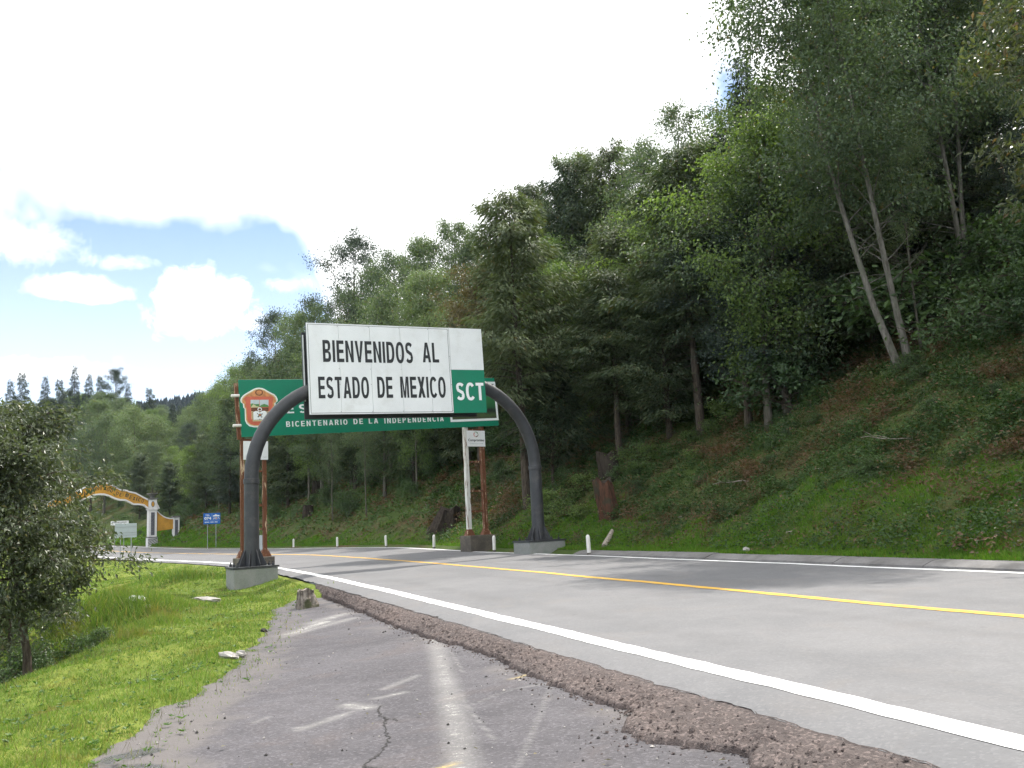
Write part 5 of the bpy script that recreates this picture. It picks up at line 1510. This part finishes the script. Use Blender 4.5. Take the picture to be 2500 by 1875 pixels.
up_p = [(0, 7.75), (.6, 7.68), (1.25, 7.45), (1.8, 7.1), (2.25, 6.85), (2.7, 6.78), (3.0, 6.72), (3.15, 6.60), (3.9, 6.42), (4.6, 6.0), (5.38, 5.56)]
lo_p = [(0, 6.28), (.6, 6.22), (1.15, 6.0), (1.7, 5.72), (2.2, 5.56), (2.8, 5.52), (3.3, 5.25), (3.7, 5.0), (4.3, 4.98), (4.9, 4.86), (5.38, 4.45)]
def upz(x): return np.interp(abs(x), [p[0] for p in up_p], [p[1] for p in up_p])
def loz(x): return np.interp(abs(x), [p[0] for p in lo_p], [p[1] for p in lo_p])
xs = np.linspace(-5.36, 5.36, 73)
def band(fl, fu, y0, y1, name, mat):
    V = []; F = []
    for x_ in xs:
        a, b2 = fl(x_), fu(x_); V += [(x_, y0, a), (x_, y0, b2), (x_, y1, b2), (x_, y1, a)]
    n = len(xs)
    for i in range(n - 1):
        for k in range(4): F.append((i * 4 + k, i * 4 + (k + 1) % 4, i * 4 + 4 + (k + 1) % 4, i * 4 + 4 + k))
    F.append((3, 2, 1, 0)); F.append(((n - 1) * 4, (n - 1) * 4 + 1, (n - 1) * 4 + 2, (n - 1) * 4 + 3))
    return MB().add(V, [q[::-1] for q in F]).build(name, mat, gate)
band(lambda x: loz(x) + .14, lambda x: upz(x) - .16, -.25, .25, 'arch_band', MAT['ochre'])
band(lambda x: upz(x) - .158, lambda x: upz(x) + .02, -.36, .36, 'arch_coping', MAT['lime_white'])
band(lambda x: loz(x) - .05, lambda x: loz(x) + .138, -.34, .34, 'arch_soffit', MAT['lime_white'])
xx = -1.75
for ch in 'AL ESTADO DE MEXICO':
    if ch != ' ':
        wd = {'I': .10, 'M': .36}.get(ch, .26)
        zc = (upz(xx + wd / 2) + loz(xx + wd / 2)) / 2
        o = caps(ch, -wd / 2, -.21, wd, .42, MAT['black_letter'], gate, -.258, .22 if ch != 'I' else 1.0, name='letter')
        sl = (upz(xx + .3) + loz(xx + .3) - upz(xx - .1) - loz(xx - .1)) / 2 / .4
        o.location = (xx + wd / 2, 0, zc); o.rotation_euler = (0, -math.atan(sl) * .8, 0)
        xx += wd + .115
    else: xx += .26

# --- blue emergency telephone sign
def on_ground(px, py): return ground_hit(px, py)
def flat_sign(name, px, py_base, d, px0, py0, px1, py1, mat, label, rz, posts=2, post_r=.03, post_m='galvanised'):
    b = at_y(px, py_base, d); x, y = b[0], b[1]; z = ground(x, y)
    root = empty(name, (x, y, z), rz)
    tag(root, label, 'road sign')
    f_ = Frame(x, y, rz); A = f_.hit(px0, py1); B = f_.hit(px1, py0)
    w_ = B[0] - A[0]; h_ = B[1] - A[1]
    pan = MB().bev(A[0], B[0], -.045, -.02, A[1] - z, B[1] - z, .004).build('panel', mat, root)
    for k in range(posts):
        xx = A[0] + w_ * (.25 + .5 * k if posts == 2 else .5)
        MB().lathe([(post_r, -.25), (post_r, B[1] - z - .05)], 8, xx, 0).build('post', MAT[post_m], root)
    return root, pan, A[0], A[1] - z, w_, h_
bs, pan, x0, z0, w_, h_ = flat_sign('road_sign', 517, 1330, 82, 496.5, 1252, 537.5, 1280, MAT['blue_sign'], 'small blue roadside sign with telephone number and breakdown symbols', grz - .05)
text('TEL', x0 + w_ * .10, z0 + h_ * .74, w_ * .28, h_ * .14, MAT['white_letter'], pan, -.049, .02)
text('074', x0 + w_ * .05, z0 + h_ * .40, w_ * .40, h_ * .26, MAT['white_letter'], pan, -.049, .04)
b = MB()
b.prism([(x0 + w_ * u, z0 + h_ * v) for u, v in ((.56, .68), (.95, .68), (.95, .80), (.80, .82), (.72, .90), (.66, .82), (.56, .78))], -.052, -.0465)
b.prism([(x0 + w_ * u, z0 + h_ * v) for u, v in ((.57, .42), (.64, .42), (.66, .60), (.60, .60), (.60, .56), (.62, .56))], -.052, -.0465)
b.box(x0 + w_ * .70, x0 + w_ * .82, -.052, -.0465, z0 + h_ * .42, z0 + h_ * .60)
b.prism([(x0 + w_ * u, z0 + h_ * v) for u, v in ((.86, .58), (.90, .60), (.97, .48), (.93, .45))], -.052, -.0465)
b.build('symbols', MAT['white_letter'], pan)
b = MB(); b.box(x0 + w_ * .735, x0 + w_ * .785, -.056, -.0525, z0 + h_ * .44, z0 + h_ * .58); b.box(x0 + w_ * .715, x0 + w_ * .805, -.0575, -.0565, z0 + h_ * .485, z0 + h_ * .535)
b.build('red_cross', EM['red'], pan)
b = MB(); b.box(x0 + w_ * .02, x0 + w_ * .98, -.050, -.0465, z0 + h_ * .325, z0 + h_ * .335); b.box(x0 + w_ * .50, x0 + w_ * .508, -.050, -.0465, z0 + h_ * .34, z0 + h_ * .98)
b.build('divider', MAT['white_letter'], pan)
b = MB(); xx = x0 + w_ * .08
for k in range(13):
    wd = w_ * float(rng.uniform(.025, .05))
    if k not in (5, 9): b.box(xx, xx + wd, -.050, -.0465, z0 + h_ * .12, z0 + h_ * .22)
    xx += wd + w_ * .022
b.build('small_print', MAT['white_letter'], pan)

# --- backs of the two signs left of the road and the white board across it
rs, pan, x0, z0, w_, h_ = flat_sign('road_sign', 308, 1372, 64, 281, 1277, 334, 1314, MAT['grey_panel'], 'grey back of a two-post road sign on the left verge before the gateway', grz - .1)
for z_ in (.16, .34, .74):
    MB().box(x0 + .02, x0 + w_ - .02, -.062, -.046, z0 + h_ * z_, z0 + h_ * z_ + .03).build('stiffener', MAT['galvanised'], rs)
ws, pan, x0, z0, w_, h_ = flat_sign('road_sign', 292, 1345, 92, 270, 1271, 314, 1283, MAT['white_sign'], 'narrow white board with black print partly behind the grey sign back', grz)
b = MB()
for row, zf in ((0, .58), (1, .18)):
    xx = x0 + w_ * (.07 if row == 0 else .25)
    while xx < x0 + w_ * (.93 if row == 0 else .6):
        wd = w_ * float(rng.uniform(.02, .045)); b.box(xx, xx + wd, -.050, -.0465, z0 + h_ * zf, z0 + h_ * (zf + .22)); xx += wd + w_ * float(rng.uniform(.012, .03))
b.build('print', MAT['black_letter'], pan)

# --- grey marker plate between the pole and the rusty post
mk, pan, x0, z0, w_, h_ = flat_sign('kilometre_marker', 637, 1355, 56, 622, 1306, 652, 1353, MAT['grey_panel'], 'grey plate with an orange mark across the road, behind the left arch pole', GRZ * .4, 1, .03)
MB().box(x0 + w_ * .22, x0 + w_ * .36, -.050, -.0465, z0 + h_ * .52, z0 + h_ * .78).build('mark', MAT['orange'], pan)

# --- white marker posts along the right edge of the road
ORD = ['white marker post farthest left, first seen right of the arch\'s left pole', 'white marker post second from the left along the far road edge', 'white marker post third from the left, under the green sign\'s middle', 'white marker post fourth from the left, just left of the rusty right-hand posts', 'white marker post beside the dark footing of the rusty right-hand posts', 'tallest-looking white marker post, at the kerb end right of the arch']
mp_ = None
sv = np.arange(30, 130, .1); xv, yv = spt(sv, W + .55)
uv = np.array([proj((a, b2, c + .1))[0] for a, b2, c in zip(xv, yv, zR(sv))])
for i, px in enumerate((717, 824, 943, 1060, 1208, 1437)):
    j = int(np.argmin(np.abs(uv - px)))
    x, y, z = float(xv[j]), float(yv[j]), float(zR(sv[j])) - .05
    if mp_ is None:
        mp_ = empty('marker_post', (x, y, z))
        MB().lathe([(.065, -.15), (.065, .10)], 14).build('foot', MAT['concrete_dark'], mp_, True)
        MB().lathe([(.068, .101), (.068, .58), (.060, .635), (.040, .67), (.012, .685)], 14).build('shaft', MAT['post_white'], mp_, True)
        o = mp_
    else:
        o = copy_thing(mp_); o.location = (x, y, z); o.rotation_euler = (float(rng.normal() * .02), float(rng.normal() * .02), 1.0 * i)
    tag(o, ORD[i], 'marker post', 'marker posts along the road')

# --- stumps, stones, sticks, litter
def stump(name, x, y, z, h, r0, r1, mat, top_mat, label, lean=(0, 0), seed=1, jag=.12, spread=1.5):
    r_ = np.random.default_rng(seed)
    root = empty(name, (x, y, z)); tag(root, label, 'stump')
    n = 22; m = 9; V = []; ph = r_.uniform(0, 6.28, 4)
    for k in range(m):
        f_ = k / (m - 1)
        rr = r1 + (r0 - r1) * (1 - f_) ** spread
        for i in range(n):
            a = 2 * math.pi * i / n
            q = rr * (1 + .13 * math.sin(3 * a + ph[0]) * (1 - .5 * f_) + .07 * math.sin(7 * a + ph[1] + f_) + .05 * math.sin(13 * a + ph[2])) + .012 * r_.normal()
            zz = h * f_ + (jag * h * (.5 * math.sin(2 * a + ph[3]) + .5 * math.sin(5 * a)) if k == m - 1 else 0) - (.15 if k == 0 else 0)
            V.append((q * math.cos(a) + lean[0] * f_, q * math.sin(a) + lean[1] * f_, zz))
    F = [(k * n + i, k * n + (i + 1) % n, k * n + n + (i + 1) % n, k * n + n + i) for k in range(m - 1) for i in range(n)]
    MB().add(V, F).build('bark', mat, root, True)
    T = [(V[(m - 1) * n + i][0] * .97, V[(m - 1) * n + i][1] * .97, V[(m - 1) * n + i][2] - .01) for i in range(n)] + [(lean[0], lean[1], h - .03)]
    MB().add(T, [(i, (i + 1) % n, n) for i in range(n)]).build('cut_top', top_mat, root)
    return root
x, y, z = ground_hit(748, 1484)
stump('tree_stump', x, y, z, .38, .25, .165, MAT['wood_grey'], MAT['deadwood'], 'pale weathered stump at the end of the grass beside the old asphalt', (-.02, 0), 3, .10, 1.2)
x, y, z = ground_hit(1492, 1262)
stump('tree_stump', x, y, z - .1, 1.45, .42, .36, MAT['wood_red'], MAT['wood_dark'], 'broken reddish stump on the slope right of the arch', (-.25, 0), 4, .12)
x, y, z = ground_hit(1492, 1165)
stump('tree_stump', x, y, z - .2, 1.25, .48, .42, MAT['wood_dark'], MAT['wood_dark'], 'dark mossy stump just above the broken reddish stump', (-.12, 0), 5, .12)
x, y, z = ground_hit(1085, 1292)
stump('tree_stump', x, y, z - .1, 1.15, .85, .55, MAT['wood_dark'], MAT['wood_dark'], 'wide black stump on the bank left of the rusty right-hand posts', (.35, 0), 6, .16)
x, y, z = ground_hit(775, 1205)
stump('tree_stump', x, y, z - .1, 1.2, .5, .42, MAT['wood_dark'], MAT['wood_dark'], 'upper dark stump on the bank seen under the green sign\'s left half', (0, 0), 7, .1)
x, y, z = ground_hit(752, 1258)
stump('tree_stump', x, y, z - .1, .9, .45, .38, MAT['wood_dark'], MAT['deadwood'], 'lower dark stump on the bank, just right of the left rusty post', (0, 0), 8, .05)

def rock(name, x, y, sx, sy, sz, mat, label, cat, seed, rz=0., group=None, sink=.3):
    r_ = np.random.default_rng(seed); n, m = 10, 6; V = []
    jit = r_.uniform(.72, 1.2, (m + 1, n))
    for k in range(m + 1):
        th = math.pi * k / m
        for i in range(n):
            a = 2 * math.pi * i / n
            q = jit[k, i] if 0 < k < m else 1
            V.append((sx * q * math.sin(th) * math.cos(a), sy * q * math.sin(th) * math.sin(a), sz * (math.cos(th) * (1 if k in (0, m) else jit[k, i] * .9))))
    F = [(k * n + i, (k + 1) * n + i, (k + 1) * n + (i + 1) % n, k * n + (i + 1) % n) for k in range(m) for i in range(n)]
    o = MB().add(V, F).build(name, mat)
    o.location = (x, y, ground(x, y) + sz * (1 - 2 * sink)); o.rotation_euler = (float(r_.normal() * .1), float(r_.normal() * .1), rz)
    return tag(o, label, cat, group)
x, y, z = ground_hit(506, 1468); rock('stone_slab', x, y, .34, .13, .08, MAT['stone_pale'], 'long pale stone lying in the grass in front of the concrete base', 'stone', 1, .35)
x, y, z = ground_hit(558, 1606); rock('stone', x, y, .14, .08, .06, MAT['stone_pale'], 'larger of two grey stones at the edge of the old asphalt', 'stone', 2, .2)
x, y, z = ground_hit(588, 1604); rock('stone', x, y, .08, .06, .06, MAT['stone_pale'], 'smaller of two grey stones at the edge of the old asphalt', 'stone', 3, .2)
x, y, z = ground_hit(334, 1467); rock('plastic_litter', x, y, .22, .12, .08, MAT['litter'], 'crumpled white litter lying in the grass left of the pale stone', 'litter', 4, .2)
x, y, z = ground_hit(364, 1482); rock('plastic_litter', x, y, .09, .06, .04, MAT['litter'], 'small scrap of white litter just below the larger crumpled one', 'litter', 5, .9)
x, y, z = ground_hit(1823, 1352); rock('stone', x, y, .10, .08, .07, MAT['stone_pale'], 'small pale stone on the kerb at the foot of the slope', 'stone', 6, .2, sink=-.2)
x, y, z = ground_hit(644, 1546); rock('stone', x, y, .07, .06, .05, MAT['tar'], 'dark lump of asphalt on the grass edge by the faded white paint', 'stone', 7)
# loose crumbs of asphalt, pebbles and fallen leaves on the lay-by
def crumbs():
    r_ = np.random.default_rng(9); n = 2600
    x, y, d = polar(n, -.42, .42, 5.6, 21, r_)
    s, t = st(x, y); k = (t < -.95) & (-t < np.interp(s, *GS) + .25) & (s < 47.5)
    k &= (r_.random(n) < np.maximum(np.maximum(.16, sstep(-t, np.interp(s, *GS) - .8, np.interp(s, *GS))), 1 - sstep(-t, 1.1, 1.7)))
    x, y, t, s = x[k], y[k], t[k], s[k]; n = len(x)
    z = pull_z(s, t, x, y); sz = np.minimum(np.exp(r_.normal(size=n) * .5) * .007, .015)
    base = np.array([(1, 0, 0), (0, 1, 0), (-1, 0, 0), (0, -1, 0), (.1, .1, .9), (0, 0, -.4)], float)
    V = np.stack([x, y, z + sz * .3], -1)[:, None, :] + base[None] * sz[:, None, None] * r_.uniform(.6, 1.4, (n, 6, 1))
    F = np.array([(0, 1, 4), (1, 2, 4), (2, 3, 4), (3, 0, 4), (1, 0, 5), (2, 1, 5), (3, 2, 5), (0, 3, 5)])
    F = (F[None] + (np.arange(n) * 6)[:, None, None])
    h_ = n * 3 // 5
    for nm, a, b2, mt, lb in (('asphalt_crumbs', 0, h_, 'tar', 'dark crumbs of broken asphalt scattered on the lay-by'), ('pebbles', h_, n, 'stone_pale', 'small pale pebbles scattered along the lay-by edge')):
        o = mesh_np(nm, V[a:b2].reshape(-1, 3), (F[a:b2] - a * 6).reshape(-1, 3), MAT[mt]); tag(o, lb, 'gravel', kind='stuff')
    n = 110
    x, y, d = polar(n, -.5, .3, 5.8, 24, r_); s, t = st(x, y); k = (t < -.9)
    x, y = x[k], y[k]; n = len(x)
    a = r_.uniform(0, 6.28, n)
    LV, LF = leaves_np(np.stack([x, y, ground(x, y) + .028], -1), np.stack([np.cos(a), np.sin(a), r_.uniform(-.1, .2, n)], -1), rdir(r_, n) * .3 + np.array([0, 0, 1]), r_.uniform(.03, .07, n), r_.uniform(.015, .03, n), r_)
    tag(mesh_np('fallen_leaves', LV, LF, MAT['brown_leaf']), 'dry fallen leaves dotted over grass and lay-by', 'leaves', kind='stuff')
crumbs()
# dead sticks on the slope
for i, (px, py, L_, a, lb) in enumerate(((1655, 1272, 1.6, .2, 'pale dead stick lying across the slope below the bare cypress'), (1830, 1185, 1.3, 2.6, 'forked dead stick lying mid-slope on brown ground'), (1990, 1160, 1.5, .1, 'grey dead branch lying on the brown patch of the slope'), (1920, 1312, 1.1, 0., 'straw-coloured stick lying low on the right-hand grass'), (2110, 1120, 1.2, 1.2, 'thin dead branch sticking up from the dark upper slope'), (2230, 1085, 1.4, 2.9, 'dead branch lying below the twin-stemmed alder'))):
    x, y, z = ground_hit(px, py)
    r_ = np.random.default_rng(600 + i)
    B = branch(r_, (0, 0, .06), a, .18, L_, 7, .25, .12)
    mb = MB().tube(B, np.linspace(.022, .007, 8), 5)
    for q in (3, 5): mb.tube(branch(r_, B[q], a + r_.uniform(-1, 1), .4, L_ * .3, 3, .1, .1), [.011, .009, .007, .004], 4)
    o = mb.build('dead_branch', MAT['deadwood']); o.location = (x, y, z + .05)
    tag(o, lb, 'branch')
# log lying at the kerb end
x, y, z = ground_hit(1475, 1335)
o = MB().tube([(-.05, -.5, .02), (.05, 0, .10), (.25, .55, .30), (.4, .9, .52)], [.09, .10, .09, .06], 9).build('fallen_log', MAT['deadwood']); o.location = (x, y, z - .02)
tag(o, 'grey log lying on the bank just right of the last marker post', 'log')
for k_, p_ in list(PROTO.items()):
    if k_ not in USED:
        for c_ in list(p_.children): bpy.data.objects.remove(c_)
        bpy.data.objects.remove(p_)

# thin mountain air over the whole scene
def haze_box():
    m = bpy.data.materials.new('haze_air'); m.use_nodes = True; t = NT(m.node_tree)
    v = t.n('ShaderNodeVolumePrincipled', None, Color=(0.72, 0.85, 1.0, 1), Density=HAZE); v.inputs['Anisotropy'].default_value = 0.2
    o = t.n('ShaderNodeOutputMaterial'); t.link(v.outputs[0], o.inputs['Volume'])
    b = MB().box(-900, 700, -120, 900, -31, 140).build('haze', m)
    tag(b, 'thin bluish mountain air between the road and the far ridge', 'haze', kind='stuff')
HAZE = 0.00009
haze_box()
